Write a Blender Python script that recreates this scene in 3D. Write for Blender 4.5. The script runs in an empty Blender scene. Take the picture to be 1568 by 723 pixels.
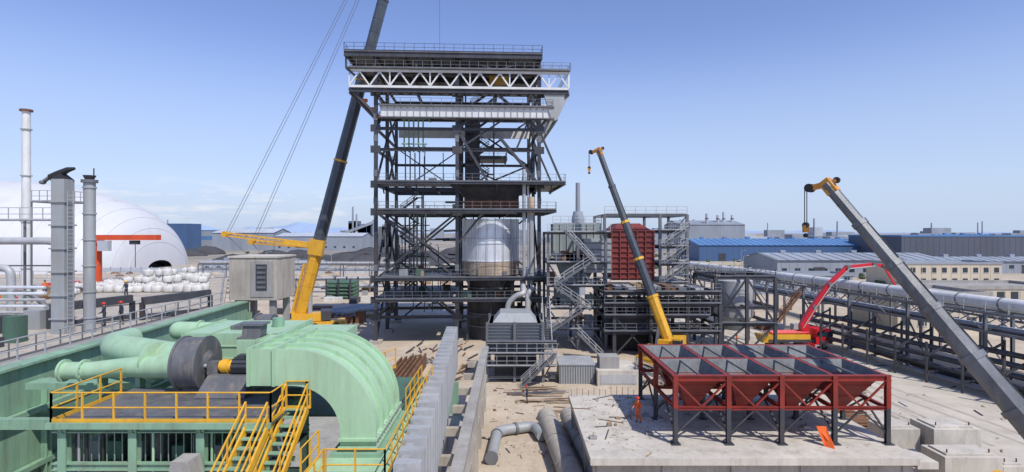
import bpy, math, random
from mathutils import Vector, Matrix
random.seed(7)
sc=bpy.context.scene
R=random.uniform
# ------------------------------------------------------------------ materials
MATS={}
def mat(name,col,rough=0.6,metal=0.0,var=0.25,scale=1.5,dirt=None,dirt_amt=0.35,bump=0.15,fine=18.0,streak=0.0):
    m=bpy.data.materials.new(name); m.use_nodes=True
    nt=m.node_tree; N=nt.nodes; L=nt.links
    b=N['Principled BSDF']; b.inputs['Roughness'].default_value=rough; b.inputs['Metallic'].default_value=metal
    g=N.new('ShaderNodeNewGeometry')
    n1=N.new('ShaderNodeTexNoise'); n1.inputs['Scale'].default_value=scale; n1.inputs['Detail'].default_value=6; n1.inputs['Roughness'].default_value=0.65
    n2=N.new('ShaderNodeTexNoise'); n2.inputs['Scale'].default_value=fine; n2.inputs['Detail'].default_value=3
    mp=N.new('ShaderNodeMapping'); mp.inputs['Scale'].default_value=(1,1,0.35)
    L.new(g.outputs['Position'],mp.inputs['Vector']); L.new(mp.outputs[0],n1.inputs['Vector']); L.new(g.outputs['Position'],n2.inputs['Vector'])
    r=N.new('ShaderNodeValToRGB'); lo=[max(0,c*(1-var)) for c in col]; hi=[min(1,c*(1+var)) for c in col]
    r.color_ramp.elements[0].position=0.3; r.color_ramp.elements[0].color=(*lo,1)
    r.color_ramp.elements[1].position=0.7; r.color_ramp.elements[1].color=(*hi,1)
    L.new(n1.outputs[0],r.inputs[0])
    out=r.outputs[0]
    def over(out,vec,sc_,a,b_,colr,amt):
        r2=N.new('ShaderNodeValToRGB'); r2.color_ramp.elements[0].position=a; r2.color_ramp.elements[0].color=(0,0,0,1)
        r2.color_ramp.elements[1].position=b_; r2.color_ramp.elements[1].color=(amt,)*3+(1,)
        n3=N.new('ShaderNodeTexNoise'); n3.inputs['Scale'].default_value=sc_; n3.inputs['Detail'].default_value=8; n3.inputs['Roughness'].default_value=0.7
        L.new(vec,n3.inputs['Vector']); L.new(n3.outputs[0],r2.inputs[0])
        mx=N.new('ShaderNodeMix'); mx.data_type='RGBA'; mx.inputs[7].default_value=(*colr,1)
        L.new(r2.outputs[0],mx.inputs[0]); L.new(out,mx.inputs[6]); return mx.outputs[2]
    if dirt: out=over(out,mp.outputs[0],scale*2.3,.5,.72,dirt,dirt_amt)
    if streak>0:
        m4=N.new('ShaderNodeMapping'); m4.inputs['Scale'].default_value=(3.2,3.2,0.22); L.new(g.outputs['Position'],m4.inputs['Vector'])
        out=over(out,m4.outputs[0],1.0,.5,.75,[c*.35 for c in (dirt or col)],streak)
    L.new(out,b.inputs['Base Color'])
    if bump>0:
        bp=N.new('ShaderNodeBump'); bp.inputs['Strength'].default_value=bump; bp.inputs['Distance'].default_value=0.05
        L.new(n2.outputs[0],bp.inputs['Height']); L.new(bp.outputs[0],b.inputs['Normal'])
    MATS[name]=m; return m
dust=(0.36,0.29,0.2)
mat('steel_dark',(0.050,0.054,0.064),0.5,0.1,0.35,0.6,(0.16,0.1,0.07),0.4)
mat('steel_mid',(0.15,0.16,0.175),0.55,0.1,0.25,0.6,(0.2,0.14,0.1),0.35)
mat('hopper_steel',(0.17,0.18,0.185),0.85,0.0,0.3,0.9,(0.10,0.08,0.06),0.5,streak=.5)
mat('steel_light',(0.40,0.41,0.42),0.5,0.1,0.2,0.6,(0.25,0.2,0.15),0.3)
mat('white_steel',(0.66,0.67,0.66),0.5,0.0,0.12,0.5,(0.35,0.28,0.2),0.35)
mat('silver',(0.78,0.80,0.83),0.34,0.35,0.12,0.5,(0.42,0.41,0.40),0.35,streak=.2)
mat('rust',(0.16,0.075,0.04),0.85,0,0.4,1.0,(0.3,0.2,0.12),0.5)
mat('tan_rust',(0.46,0.36,0.26),0.6,0.2,0.3,0.6)
mat('redbrown',(0.20,0.035,0.03),0.6,0,0.3,0.6,(0.1,0.06,0.05),0.5)
mat('red_frame',(0.25,0.026,0.018),0.5,0,0.3,1.0,(0.10,0.04,0.03),0.6)
mat('green',(0.36,0.55,0.36),0.45,0,0.10,0.6,(0.36,0.40,0.27),0.55,streak=.3)
mat('green_dirty',(0.23,0.39,0.27),0.6,0,0.2,0.4,(0.24,0.24,0.17),0.7,streak=.55)
mat('green_dark',(0.07,0.14,0.10),0.6,0,0.3,0.8,(0.1,0.1,0.08),0.5)
mat('yellow',(0.70,0.38,0.03),0.45,0,0.14,1.2,(0.3,0.2,0.08),0.45)
mat('crane_orange',(0.62,0.27,0.03),0.45,0,0.14,1.2,(0.2,0.12,0.05),0.45)
mat('crane_grey',(0.065,0.078,0.095),0.4,0.1,0.2,0.4,(0.2,0.18,0.15),0.3)
mat('boom_grey',(0.13,0.14,0.155),0.4,0.2,0.3,0.5,(0.30,0.29,0.27),0.6)
mat('fan_grey',(0.115,0.12,0.13),0.55,0,0.25,1.2,dust,0.45)
mat('concrete',(0.44,0.40,0.34),0.9,0,0.2,0.5,(0.24,0.20,0.16),0.6,0.4,streak=.4)
mat('concrete_light',(0.55,0.51,0.44),0.9,0,0.16,0.35,(0.30,0.26,0.21),0.65,0.4,streak=.25)
mat('concrete_grey',(0.34,0.33,0.31),0.9,0,0.2,0.5,(0.20,0.17,0.15),0.5,0.4,streak=.4)
mat('clad_grey',(0.34,0.36,0.37),0.55,0.1,0.15,0.5,dust,0.35,streak=.3)
mat('clad_green',(0.25,0.30,0.29),0.55,0.0,0.2,0.5,dust,0.3,streak=.4)
mat('membrane',(0.58,0.59,0.61),0.6,0,0.05,0.03,(0.43,0.41,0.38),0.5,0)
mat('orange_red',(0.62,0.08,0.02),0.5,0,0.15,0.5)
mat('pump_red',(0.62,0.02,0.03),0.35,0,0.1,0.5)
mat('bagwhite',(0.62,0.61,0.58),0.85,0,0.15,1.0,(0.4,0.36,0.3),0.6,0.5,5)
mat('black',(0.02,0.02,0.022),0.6,0,0.2,1)
mat('rubber',(0.03,0.03,0.03),0.9,0,0.2,1,dust,0.3)
mat('glass',(0.03,0.045,0.06),0.1,0,0.1,1,bump=0)
mat('coal',(0.06,0.06,0.066),0.95,0,0.3,0.1)
mat('blue_clad',(0.10,0.22,0.42),0.5,0,0.15,0.05,bump=0)  # blue cladding, lightened to put distance haze into the colour
mat('blue_dark',(0.06,0.12,0.24),0.5,0,0.12,0.05,bump=0)
mat('dark_clad',(0.09,0.10,0.13),0.6,0,0.15,0.05,bump=0)  # dark cladding with distance haze painted in as a bluish lift
mat('cream',(0.52,0.46,0.36),0.8,0,0.1,0.2,bump=0)
mat('far_grey',(0.27,0.30,0.345),0.8,0,0.2,0.05,bump=0)  # grey walls and roofs; bluish cast is distance haze in the base colour
mat('far_white',(0.44,0.48,0.53),0.7,0,0.12,0.05,(0.33,0.33,0.32),.4,bump=0)  # off-white whose bluish tone carries painted distance haze
mat('wood',(0.33,0.24,0.14),0.85,0,0.3,2)
mat('hills',(0.30,0.40,0.56),1,0,0.06,0.002,bump=0)  # pale blue stands in for the air haze over far hills
mat('shrub',(0.07,0.10,0.05),0.9,0,0.3,0.5)
mat('skin',(0.42,0.25,0.17),0.6,0,0.05,3,bump=0)
mat('navy',(0.03,0.04,0.07),0.85,0,0.2,4)
mat('cloth_orange',(0.75,0.13,0.02),0.8,0,0.1,4)
mat('helmet_red',(0.6,0.03,0.02),0.3,0,0.05,4,bump=0)
# ------------------------------------------------------------------ mesh builder
class MB:
    def __init__(s): s.v=[];s.f=[];s.m=[];s.sm=[];s.names=[]
    def mi(s,n):
        if n not in s.names: s.names.append(n)
        return s.names.index(n)
    def add(s,vs,fs,m,smooth=False):
        o=len(s.v); s.v+= [tuple(v) for v in vs]; k=s.mi(m)
        for f in fs: s.f.append([i+o for i in f]); s.m.append(k); s.sm.append(smooth)
    def box(s,x0,x1,y0,y1,z0,z1,m):
        vs=[(x,y,z) for z in (z0,z1) for y in (y0,y1) for x in (x0,x1)]
        s.add(vs,[(0,2,3,1),(4,5,7,6),(0,1,5,4),(2,6,7,3),(0,4,6,2),(1,3,7,5)],m)
    def hexa(s,b,t,m):
        s.add(list(b)+list(t),[(3,2,1,0),(4,5,6,7),(0,1,5,4),(1,2,6,5),(2,3,7,6),(3,0,4,7)],m)
    def beam(s,p,q,w,h=None,m='steel_dark',up=(0,0,1),w2=None,h2=None):
        p=Vector(p);q=Vector(q); h=h or w; w2=w2 or w; h2=h2 or h
        d=(q-p)
        if d.length<1e-5: return
        d.normalize(); up=Vector(up)
        if abs(d.dot(up))>0.98: up=Vector((0,1,0))
        a=d.cross(up).normalized(); b=a.cross(d).normalized()
        A=[p+a*i*w/2+b*j*h/2 for i,j in((-1,-1),(1,-1),(1,1),(-1,1))]
        B=[q+a*i*w2/2+b*j*h2/2 for i,j in((-1,-1),(1,-1),(1,1),(-1,1))]
        s.hexa(A,B,m)
    def ibeam(s,p,q,w,h,m='steel_dark',up=(0,0,1)):
        p=Vector(p);q=Vector(q);d=(q-p).normalized();upv=Vector(up)
        if abs(d.dot(upv))>0.98: upv=Vector((0,1,0))
        a=d.cross(upv).normalized(); b=a.cross(d).normalized(); t=max(0.05,h*0.1)
        o=b*(h/2-t/2)
        s.beam(p+o,q+o,w,t,m,up); s.beam(p-o,q-o,w,t,m,up); s.beam(p,q,t,h-2*t,m,up)
    def cyl(s,p,q,r,r2=None,m='steel_mid',n=12,caps=True,smooth=True):
        p=Vector(p);q=Vector(q); r2=r if r2 is None else r2
        d=(q-p).normalized(); up=Vector((0,0,1)) if abs(d.z)<0.95 else Vector((0,1,0))
        a=d.cross(up).normalized(); b=a.cross(d)
        vs=[]
        for c,rr in((p,r),(q,r2)):
            for i in range(n):
                t=2*math.pi*(i+.5)/n; vs.append(c+a*math.cos(t)*rr+b*math.sin(t)*rr)
        s.add(vs,[(i,(i+1)%n,n+(i+1)%n,n+i) for i in range(n)],m,smooth)
        if caps:
            s.add(vs[:n],[tuple(range(n))[::-1]],m); s.add(vs[n:],[tuple(range(n))],m)
    def sweep(s,pts,rad,m,n=12,caps=True):
        pts=[Vector(p) for p in pts]; K=len(pts)
        rs=rad if isinstance(rad,(list,tuple)) else [rad]*K
        vs=[]; a=None
        for i in range(K):
            d=(pts[min(i+1,K-1)]-pts[max(i-1,0)]).normalized()
            if a is None:
                up=Vector((0,0,1)) if abs(d.z)<0.9 else Vector((0,1,0)); a=d.cross(up).normalized()
            else: a=(a-d*a.dot(d)).normalized()
            b=d.cross(a)
            for k in range(n):
                t=2*math.pi*k/n; vs.append(pts[i]+a*math.cos(t)*rs[i]+b*math.sin(t)*rs[i])
        fs=[(i*n+k,i*n+(k+1)%n,(i+1)*n+(k+1)%n,(i+1)*n+k) for i in range(K-1) for k in range(n)]
        s.add(vs,fs,m,True)
        if caps: s.add(vs[:n],[tuple(range(n))[::-1]],m); s.add(vs[-n:],[tuple(range(n))],m)
    def pipe(s,pts,r,m,bend=None,n=12):
        bend=bend or r*2.2; P=[Vector(p) for p in pts]; out=[P[0]]
        for i in range(1,len(P)-1):
            a=(P[i-1]-P[i]);b=(P[i+1]-P[i]); k=min(bend,a.length*.49,b.length*.49)
            A=P[i]+a.normalized()*k; B=P[i]+b.normalized()*k
            for t in (0,.17,.33,.5,.67,.83,1): out.append(A*(1-t)**2+P[i]*2*t*(1-t)+B*t*t)
        out.append(P[-1]); s.sweep(out,r,m,n)
    def blob(s,c,sx,sy,sz,m,e=0.6,nu=10,nv=6,rot=0,smooth=True,j=0):
        f=lambda w:math.copysign(abs(w)**e,w)
        vs=[];cr,sr=math.cos(rot),math.sin(rot)
        for i in range(nv+1):
            ph=-math.pi/2+math.pi*i/nv
            for k in range(nu):
                th=2*math.pi*k/nu
                x=sx*f(math.cos(ph))*f(math.cos(th));y=sy*f(math.cos(ph))*f(math.sin(th));z=sz*f(math.sin(ph))
                x*=1+R(-j,j);y*=1+R(-j,j);z*=1+R(-j,j)
                vs.append((c[0]+x*cr-y*sr,c[1]+x*sr+y*cr,c[2]+z))
        s.add(vs,[(i*nu+k,i*nu+(k+1)%nu,(i+1)*nu+(k+1)%nu,(i+1)*nu+k) for i in range(nv) for k in range(nu)],m,smooth)
    def rail(s,pts,m='yellow',h=1.1,sp=1.5,r=0.03,toe=True,rails=(1.0,0.5)):
        P=[Vector(p) for p in pts]
        for a,b in zip(P,P[1:]):
            L=(b-a).length; n=max(1,round(L/sp))
            for i in range(n+1):
                p=a.lerp(b,i/n); s.beam(p,p+Vector((0,0,h)),r*2,r*2,m)
            for k in rails:
                o=Vector((0,0,h*k)); s.cyl(a+o,b+o,r,None,m,6)
            if toe:
                o=Vector((0,0,.07)); s.beam(a+o,b+o,0.03,0.14,m)
    def stair(s,p,q,w,mstep='steel_mid',mside='steel_dark',rail='steel_light',r=0.03):
        p=Vector(p);q=Vector(q); d=q-p; hd=Vector((d.x,d.y,0)).normalized(); side=Vector((-hd.y,hd.x,0))
        n=max(3,int(abs(d.z)/0.22))
        for sg in(-1,1):
            o=side*sg*w/2; s.beam(p+o,q+o,0.08,0.28,mside)
            for k in(1.0,.55):
                s.beam(p+o+Vector((0,0,k)),q+o+Vector((0,0,k)),r*2,r*2,rail)
            for i in range(0,n+1,4):
                c=p.lerp(q,i/n)+o; s.beam(c,c+Vector((0,0,1.0)),r*2,r*2,rail)
        for i in range(n+1):
            c=p.lerp(q,i/n); s.beam(c-side*w/2,c+side*w/2,0.26,0.04,mstep)
    def out(s,name,parent=None,loc=None,rot=0,bevel=0):
        me=bpy.data.meshes.new(name); me.from_pydata(s.v,[],s.f)
        for n in s.names: me.materials.append(MATS[n])
        me.polygons.foreach_set('material_index',s.m); me.polygons.foreach_set('use_smooth',s.sm); me.update()
        o=bpy.data.objects.new(name,me); sc.collection.objects.link(o)
        if parent: o.parent=parent
        if loc: o.location=loc
        o.rotation_euler[2]=rot
        if bevel:
            b=o.modifiers.new('b','BEVEL'); b.width=bevel; b.segments=2; b.limit_method='ANGLE'
        return o
def empty(name,loc=(0,0,0),rot=0):
    e=bpy.data.objects.new(name,None); sc.collection.objects.link(e); e.location=loc; e.rotation_euler[2]=rot; return e
# ------------------------------------------------------------------ camera, light, sky
cam=bpy.data.cameras.new('camera'); co=bpy.data.objects.new('camera',cam); sc.collection.objects.link(co)
co.location=(0,0,17); co.rotation_euler=(math.radians(90),0,0)
cam.sensor_width=36; cam.lens=36*850/1568; cam.shift_y=-0.0042; cam.clip_end=20000; sc.camera=co
EL=math.radians(53); AZ=math.radians(142)
sd=Vector((math.sin(AZ)*math.cos(EL),math.cos(AZ)*math.cos(EL),math.sin(EL)))
sl=bpy.data.lights.new('sun','SUN'); sl.energy=4.0; sl.angle=math.radians(.5); sl.color=(1,.95,.87)
so=bpy.data.objects.new('sun',sl); sc.collection.objects.link(so); so.location=(30,-30,80)
so.rotation_euler=sd.to_track_quat('Z','Y').to_euler()
w=bpy.data.worlds.new('World'); sc.world=w; w.use_nodes=True
nt=w.node_tree;N=nt.nodes;L=nt.links;bg=N['Background']
sky=N.new('ShaderNodeTexSky'); sky.sky_type='NISHITA'; sky.sun_disc=False; sky.sun_elevation=EL; sky.sun_rotation=AZ
sky.altitude=300; sky.air_density=1.0; sky.dust_density=0.4; sky.ozone_density=2.0
tint=N.new('ShaderNodeMix'); tint.data_type='RGBA'; tint.blend_type='MULTIPLY'; tint.inputs[0].default_value=1; tint.inputs[7].default_value=(1.12,1.06,1.3,1); L.new(sky.outputs[0],tint.inputs[6])
tc=N.new('ShaderNodeTexCoord'); sep=N.new('ShaderNodeSeparateXYZ'); L.new(tc.outputs['Generated'],sep.inputs[0])
hz=N.new('ShaderNodeValToRGB'); hz.color_ramp.interpolation='EASE'; e=hz.color_ramp.elements; e[0].position=0;e[0].color=(.92,)*3+(1,);e[1].position=.34;e[1].color=(0,0,0,1)
x=e.new(.1);x.color=(.62,)*3+(1,); L.new(sep.outputs[2],hz.inputs[0])
hm_=N.new('ShaderNodeMix'); hm_.data_type='RGBA'; hm_.inputs[7].default_value=(3.7,4.65,6.2,1); L.new(hz.outputs[0],hm_.inputs[0]); L.new(tint.outputs[2],hm_.inputs[6])
mp=N.new('ShaderNodeMapping'); mp.inputs['Scale'].default_value=(7,7,38); L.new(tc.outputs['Generated'],mp.inputs[0])
nz=N.new('ShaderNodeTexNoise'); nz.inputs['Scale'].default_value=1.5; nz.inputs['Detail'].default_value=8; nz.inputs['Roughness'].default_value=.6; L.new(mp.outputs[0],nz.inputs['Vector'])
cr=N.new('ShaderNodeValToRGB'); cr.color_ramp.elements[0].position=.49; cr.color_ramp.elements[1].position=.66; L.new(nz.outputs[0],cr.inputs[0])
band=N.new('ShaderNodeValToRGB'); e=band.color_ramp.elements; e[0].position=0.004;e[0].color=(0,0,0,1);e[1].position=.03;e[1].color=(1,1,1,1)
x=band.color_ramp.elements.new(.06);x.color=(1,1,1,1);x=band.color_ramp.elements.new(.09);x.color=(0,0,0,1); L.new(sep.outputs[2],band.inputs[0])
azr=N.new('ShaderNodeMapRange'); azr.inputs[1].default_value=-.12; azr.inputs[2].default_value=-.3; L.new(sep.outputs[0],azr.inputs[0])
m1=N.new('ShaderNodeMath');m1.operation='MULTIPLY';L.new(cr.outputs[0],m1.inputs[0]);L.new(band.outputs[0],m1.inputs[1])
m2=N.new('ShaderNodeMath');m2.operation='MULTIPLY';L.new(m1.outputs[0],m2.inputs[0]);L.new(azr.outputs[0],m2.inputs[1])
m3=N.new('ShaderNodeMath');m3.operation='MULTIPLY';L.new(m2.outputs[0],m3.inputs[0]);m3.inputs[1].default_value=.8
mx=N.new('ShaderNodeMix');mx.data_type='RGBA';mx.inputs[7].default_value=(6.4,6.5,6.9,1);L.new(m3.outputs[0],mx.inputs[0]);L.new(hm_.outputs[2],mx.inputs[6])
L.new(mx.outputs[2],bg.inputs[0]); bg.inputs[1].default_value=0.135
sc.view_settings.view_transform='Standard'; sc.view_settings.look='None'; sc.view_settings.exposure=0
# ------------------------------------------------------------------ ground
def groundmat():
    m=bpy.data.materials.new('sandy_ground'); m.use_nodes=True; nt=m.node_tree;N=nt.nodes;L=nt.links;b=N['Principled BSDF'];b.inputs['Roughness'].default_value=.95
    g=N.new('ShaderNodeNewGeometry')
    def nz(sc_,d=6,ro=.6):
        n=N.new('ShaderNodeTexNoise');n.inputs['Scale'].default_value=sc_;n.inputs['Detail'].default_value=d;n.inputs['Roughness'].default_value=ro;L.new(g.outputs['Position'],n.inputs['Vector']);return n
    def ramp(src,a,ca,bb,cb):
        r=N.new('ShaderNodeValToRGB');r.color_ramp.elements[0].position=a;r.color_ramp.elements[0].color=(*ca,1);r.color_ramp.elements[1].position=bb;r.color_ramp.elements[1].color=(*cb,1);L.new(src,r.inputs[0]);return r
    def mix(f,a,c):
        x=N.new('ShaderNodeMix');x.data_type='RGBA';L.new(f,x.inputs[0]);L.new(a,x.inputs[6]);L.new(c,x.inputs[7]);return x.outputs[2]
    near=ramp(nz(.12,8).outputs[0],.35,(.42,.34,.25),.65,(.58,.49,.37))
    grit=ramp(nz(1.6,8,.7).outputs[0],.38,(.32,.26,.19),.6,(.57,.48,.37))
    f1=ramp(nz(.35,6).outputs[0],.4,(0,0,0),.7,(.7,.7,.7))
    a=mix(f1.outputs[0],near.outputs[0],grit.outputs[0])
    far=ramp(nz(.012,9,.7).outputs[0],.42,(.22,.20,.17),.6,(.40,.35,.28))
    sp=N.new('ShaderNodeSeparateXYZ');L.new(g.outputs['Position'],sp.inputs[0])
    mr=N.new('ShaderNodeMapRange');mr.inputs[1].default_value=190;mr.inputs[2].default_value=330;L.new(sp.outputs[1],mr.inputs[0])
    c=mix(mr.outputs[0],a,far.outputs[0]); L.new(c,b.inputs[0])
    bp=N.new('ShaderNodeBump');bp.inputs['Strength'].default_value=.4;bp.inputs['Distance'].default_value=.25;L.new(nz(1.2,8,.7).outputs[0],bp.inputs['Height']);L.new(bp.outputs[0],b.inputs['Normal'])
    MATS['sandy_ground']=m
groundmat()
g=MB(); g.add([(-6000,-300,0),(6000,-300,0),(6000,9000,0),(-6000,9000,0)],[(0,1,2,3)],'sandy_ground'); g.out('ground')
mat('road_conc',(.52,.47,.39),.92,0,.14,.22,(.36,.30,.23),.6,.3)
mat('tyre_track',(.43,.38,.31),.95,0,.25,.6,(.54,.48,.39),.8,.3)
r=MB()
r.add([(24.5,30,.004),(49,30,.004),(46,100,.004),(38,135,.004),(27,135,.004),(26,75,.004)],[tuple(range(6))],'road_conc')
r.add([(26,75,.008),(26,82,.008),(-60,170,.008),(-60,158,.008)],[(0,1,2,3)],'road_conc')
def strip(pts,w_,z,m):
    vs=[]
    for i,p in enumerate(pts):
        a=Vector(pts[max(0,i-1)]);b=Vector(pts[min(len(pts)-1,i+1)]);d=(b-a).normalized();n_=Vector((-d.y,d.x))
        vs+=[(p[0]+n_.x*w_/2,p[1]+n_.y*w_/2,z),(p[0]-n_.x*w_/2,p[1]-n_.y*w_/2,z)]
    r.add(vs,[(2*i,2*i+1,2*i+3,2*i+2) for i in range(len(pts)-1)],m)
for k in range(7):
    x0=R(30,46); pts=[(x0+math.sin(i*.22+k)*1.8-i*.12*(k%3-1),44+i*4.0) for i in range(21)]
    for o in(-1,1): strip([(a+o,b) for a,b in pts],.35,.012+.004*k,'tyre_track')
r.out('site_road')
h=MB()
def ridge(y,x0,x1,hm,seed,m):
    n=90;vs=[]
    random.seed(seed); ph=[R(0,6) for _ in range(6)]
    for i in range(n+1):
        t=i/n;X=x0+(x1-x0)*t
        z=hm*(.45+.25*math.sin(t*9+ph[0])+.18*math.sin(t*23+ph[1])+.1*math.sin(t*51+ph[2])+.05*math.sin(t*120+ph[3]))*math.sin(math.pi*min(1,max(0,t)))**.5
        vs+=[(X,y,-5),(X,y+300,max(0,z)+1)]
    h.add(vs,[(2*i,2*i+2,2*i+3,2*i+1) for i in range(n)],m)
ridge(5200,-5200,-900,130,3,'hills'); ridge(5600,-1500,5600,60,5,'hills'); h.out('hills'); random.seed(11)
# ------------------------------------------------------------------ boiler tower
T=empty('boiler_steel_structure',(-8.4,85,0),math.radians(3))
us=[-12.3,0,12.6]; vs_=[0,10,20]
t=MB()
for u in us:
    for v in vs_:
        top=41.4 if u<-5 else 43.6
        t.ibeam((u,v,0),(u,v,top),.52,.62,'steel_dark',(0,1,0))
        t.box(u-.9,u+.9,v-.9,v+.9,0,.5,'concrete')
for z,hh in((4,.45),(6.6,.5),(9.8,.7),(20,.6),(24.2,.7),(29.5,.45),(32.7,.45),(38.1,.6),(41.2,.45)):
    for v in vs_:
        if v==10 and z in(29.5,32.7): continue
        t.ibeam((-12.3,v,z),(12.6,v,z),.35,hh)
    for u in us: t.ibeam((u,0,z),(u,20,z),.35,hh*.8)
    if z in(9.8,20,24.2):
        for u in(-8,-4,4,8): t.ibeam((u,0,z),(u,20,z),.25,.4)
def X(u0,u1,z0,z1,v,w=.3,both=True,m='steel_dark'):
    t.beam((u0,v,z0),(u1,v,z1),w,w,m)
    if both: t.beam((u0,v+.05,z1),(u1,v+.05,z0),w,w,m)
X(-12.3,0,9.8,20,.1); X(-12.3,0,9.8,20,10); X(-12.3,0,0,9.8,20)
t.beam((-12.3,0,20),(0,0,12),.3,.3)
for (a,b) in((24.2,29.5),(29.5,38),(9.8,20)): X(0,12.6,a,b,20)
X(-12.3,0,24.2,32.7,20,.2); 
t.beam((12.6,0,24.2),(5.5,0,32.7),.45); t.beam((0,0,32.7),(6.3,0,38),.4); t.beam((12.6,0,32.7),(6.3,0,38),.4)
t.beam((0,0,32.7),(5,0,24.2),.4); t.beam((0,.1,29.5),(12.6,.1,38),.25); t.beam((12.6,0,38),(9,0,29.5),.3)
t.beam((12.6,0,32.7),(16.2,0,24.4),.3); t.beam((12.6,10,32.7),(16.2,10,24.4),.3)
t.beam((0,0,4),(-6,0,9.8),.3);t.beam((-12.3,0,4),(-6,0,9.8),.3)
t.beam((12.6,0,0),(8,0,6.6),.3); t.beam((4,0,20),(0,0,15),.3)
for u in (-12.3,12.6):
    for a,b in((0,9.8),(9.8,20),(24.2,32.7),(32.7,38.1)):
        t.beam((u,0,a),(u,10,b),.3); t.beam((u,10,a),(u,20,b),.3); t.beam((u,10,b),(u,20,a),.3)
for u in us:
    for z in(4,6.6,9.8,20,24.2,29.5,32.7,38.1):
        t.box(u-.75,u+.75,-.33,-.30,z-.55,z+.55,'steel_dark'); t.box(u-.3,u+.3,-.36,-.33,z+1.2,z+2.2,'steel_mid')
t.out('main_columns_and_beams',T)
t=MB()
for v in(-1.2,20.8):
    a,b=(-16,17)
    for z in(38.75,41.15): t.beam((a,v,z),(b,v,z),.35,.35,'white_steel')
    n=22
    for i in range(n):
        x0=a+(b-a)*i/n;x1=a+(b-a)*(i+1)/n
        if i%2==0: t.beam((x0,v,38.9),(x1,v,41.0),.22,.22,'white_steel')
        else: t.beam((x0,v,41.0),(x1,v,38.9),.22,.22,'white_steel')
        if i%4==0: t.beam((x0,v,38.9),(x0,v,41),.2,.2,'white_steel')
    t.beam((b,v,38.9),(b,v,41),.3,.3,'white_steel')
for x in(-16,-12.3,-6,0,6,12.6,17):
    t.ibeam((x,-1.2,38.0),(x,20.8,38.0),.3,.5)
t.ibeam((-16,-1.2,38.2),(17,-1.2,38.2),.4,.6); t.ibeam((-16,20.8,38.2),(17,20.8,38.2),.4,.6)
t.box(-16.2,17.2,-1.9,-.6,41.38,41.45,'steel_mid'); t.rail([(-16.2,-1.9,41.45),(17.2,-1.9,41.45),(17.2,21.5,41.45)],'steel_mid',1.1,1.4,.03)
t.rail([(-16,-.6,41.45),(17,-.6,41.45)],'steel_mid',1.1,1.4,.03)
t.box(-11.5,14.6,-.95,-.65,34.3,35.9,'white_steel')
for i in range(27): t.box(-11.4+i*.98,-11.3+i*.98,-1.1,-.95,34.4,35.8,'steel_light')
t.box(-11.6,14.8,-1.4,-.3,35.9,36.0,'steel_mid'); t.box(-11.6,14.8,-1.4,-.3,34.15,34.3,'steel_mid')
t.box(-11.5,14.6,17.7,18.0,34.3,35.9,'white_steel'); t.rail([(-11.5,-1.4,36),(14.6,-1.4,36)],'steel_mid',1.1,1.5)
for v in(-1.2,10,20.6):
    t.hexa([(14.4,v,34.0),(15.2,v,34.0),(15.2,v+.6,34.0),(14.4,v+.6,34.0)],[(13.2,v,38),(17.2,v,38),(17.2,v+.6,38),(13.2,v+.6,38)],'clad_grey')
for z in(34.2,36): t.beam((15.2,-1,z),(15.2,21,z),.35,.35,'steel_mid')
t.box(-16.6,12.9,-2,21,43.75,43.9,'steel_mid')
for u in(-16.5,-12.3,-8,-4,0,4,8,12.8): t.ibeam((u,-2,43.5),(u,21,43.5),.3,.5)
for v in(-2,5,12,20.9): t.ibeam((-16.6,v,43.35),(12.9,v,43.35),.35,.75)
t.rail([(-16.6,21,43.9),(-16.6,-2,43.9),(12.9,-2,43.9),(12.9,21,43.9)],'steel_dark',1.15,1.5,.03)
for u in(-16.4,-12.3,-6,6): t.beam((u,-1.5,41.4),(u,-1.5,43.2),.25)
t.beam((-16.4,-1.5,41.4),(-12.3,0,38),.3); t.beam((-16,-1.2,38.5),(-12.3,0,34.8),.35); t.beam((17,-1.2,38),(12.6,0,33),.35)
t.beam((0,-1.5,43.2),(6,-1.5,41.4),.2);t.beam((12.6,-1.5,43.2),(6,-1.5,41.4),.2)
for v in(3,9,15): t.cyl((-15,v,37.6),(-14.2,v,37.6),.3,None,'cloth_orange',10)
t.box(5,8,5,8,41.6,42.8,'yellow'); t.box(-3,0,9,12,36.5,37.6,'steel_mid')
t.out('roof_and_crane_girder',T)
t=MB()
def plat(u0,u1,v0,v1,z,m='steel_mid',rl=True):
    t.box(u0,u1,v0,v1,z,z+.08,m)
    t.ibeam((u0,v0,z-.2),(u1,v0,z-.2),.25,.38); t.ibeam((u1,v0,z-.2),(u1,v1,z-.2),.25,.38); t.ibeam((u0,v0,z-.2),(u0,v1,z-.2),.25,.38)
    if rl: t.rail([(u0,v1,z+.08),(u0,v0,z+.08),(u1,v0,z+.08),(u1,v1,z+.08)],'steel_mid',1.1,1.4,.028)
plat(-11.7,16.4,-2,-.5,24.5); plat(0,16.4,-.5,19,24.5,rl=False); plat(-11.7,15,-2,-.9,20.3); plat(11,15,-.5,19,20.3,rl=False)
plat(-12,14.6,-2,-.5,10.1); plat(10.6,14.6,-.4,19,10.1,rl=False); plat(-12,-.5,-.4,10,10.1,rl=False); plat(-12,14,-2,-.5,6.9); plat(-12.4,-1,.5,18,6.9,rl=False)
plat(2,8,9,18,29.7); plat(-12,0,12,18,20.3)
for u in(-11,-6,0,6,12,14.3):
    t.beam((u,-.4,8.6),(u,-2,9.9),.18); t.beam((u,-.4,22.8),(u,-2,24.2),.18)
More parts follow.
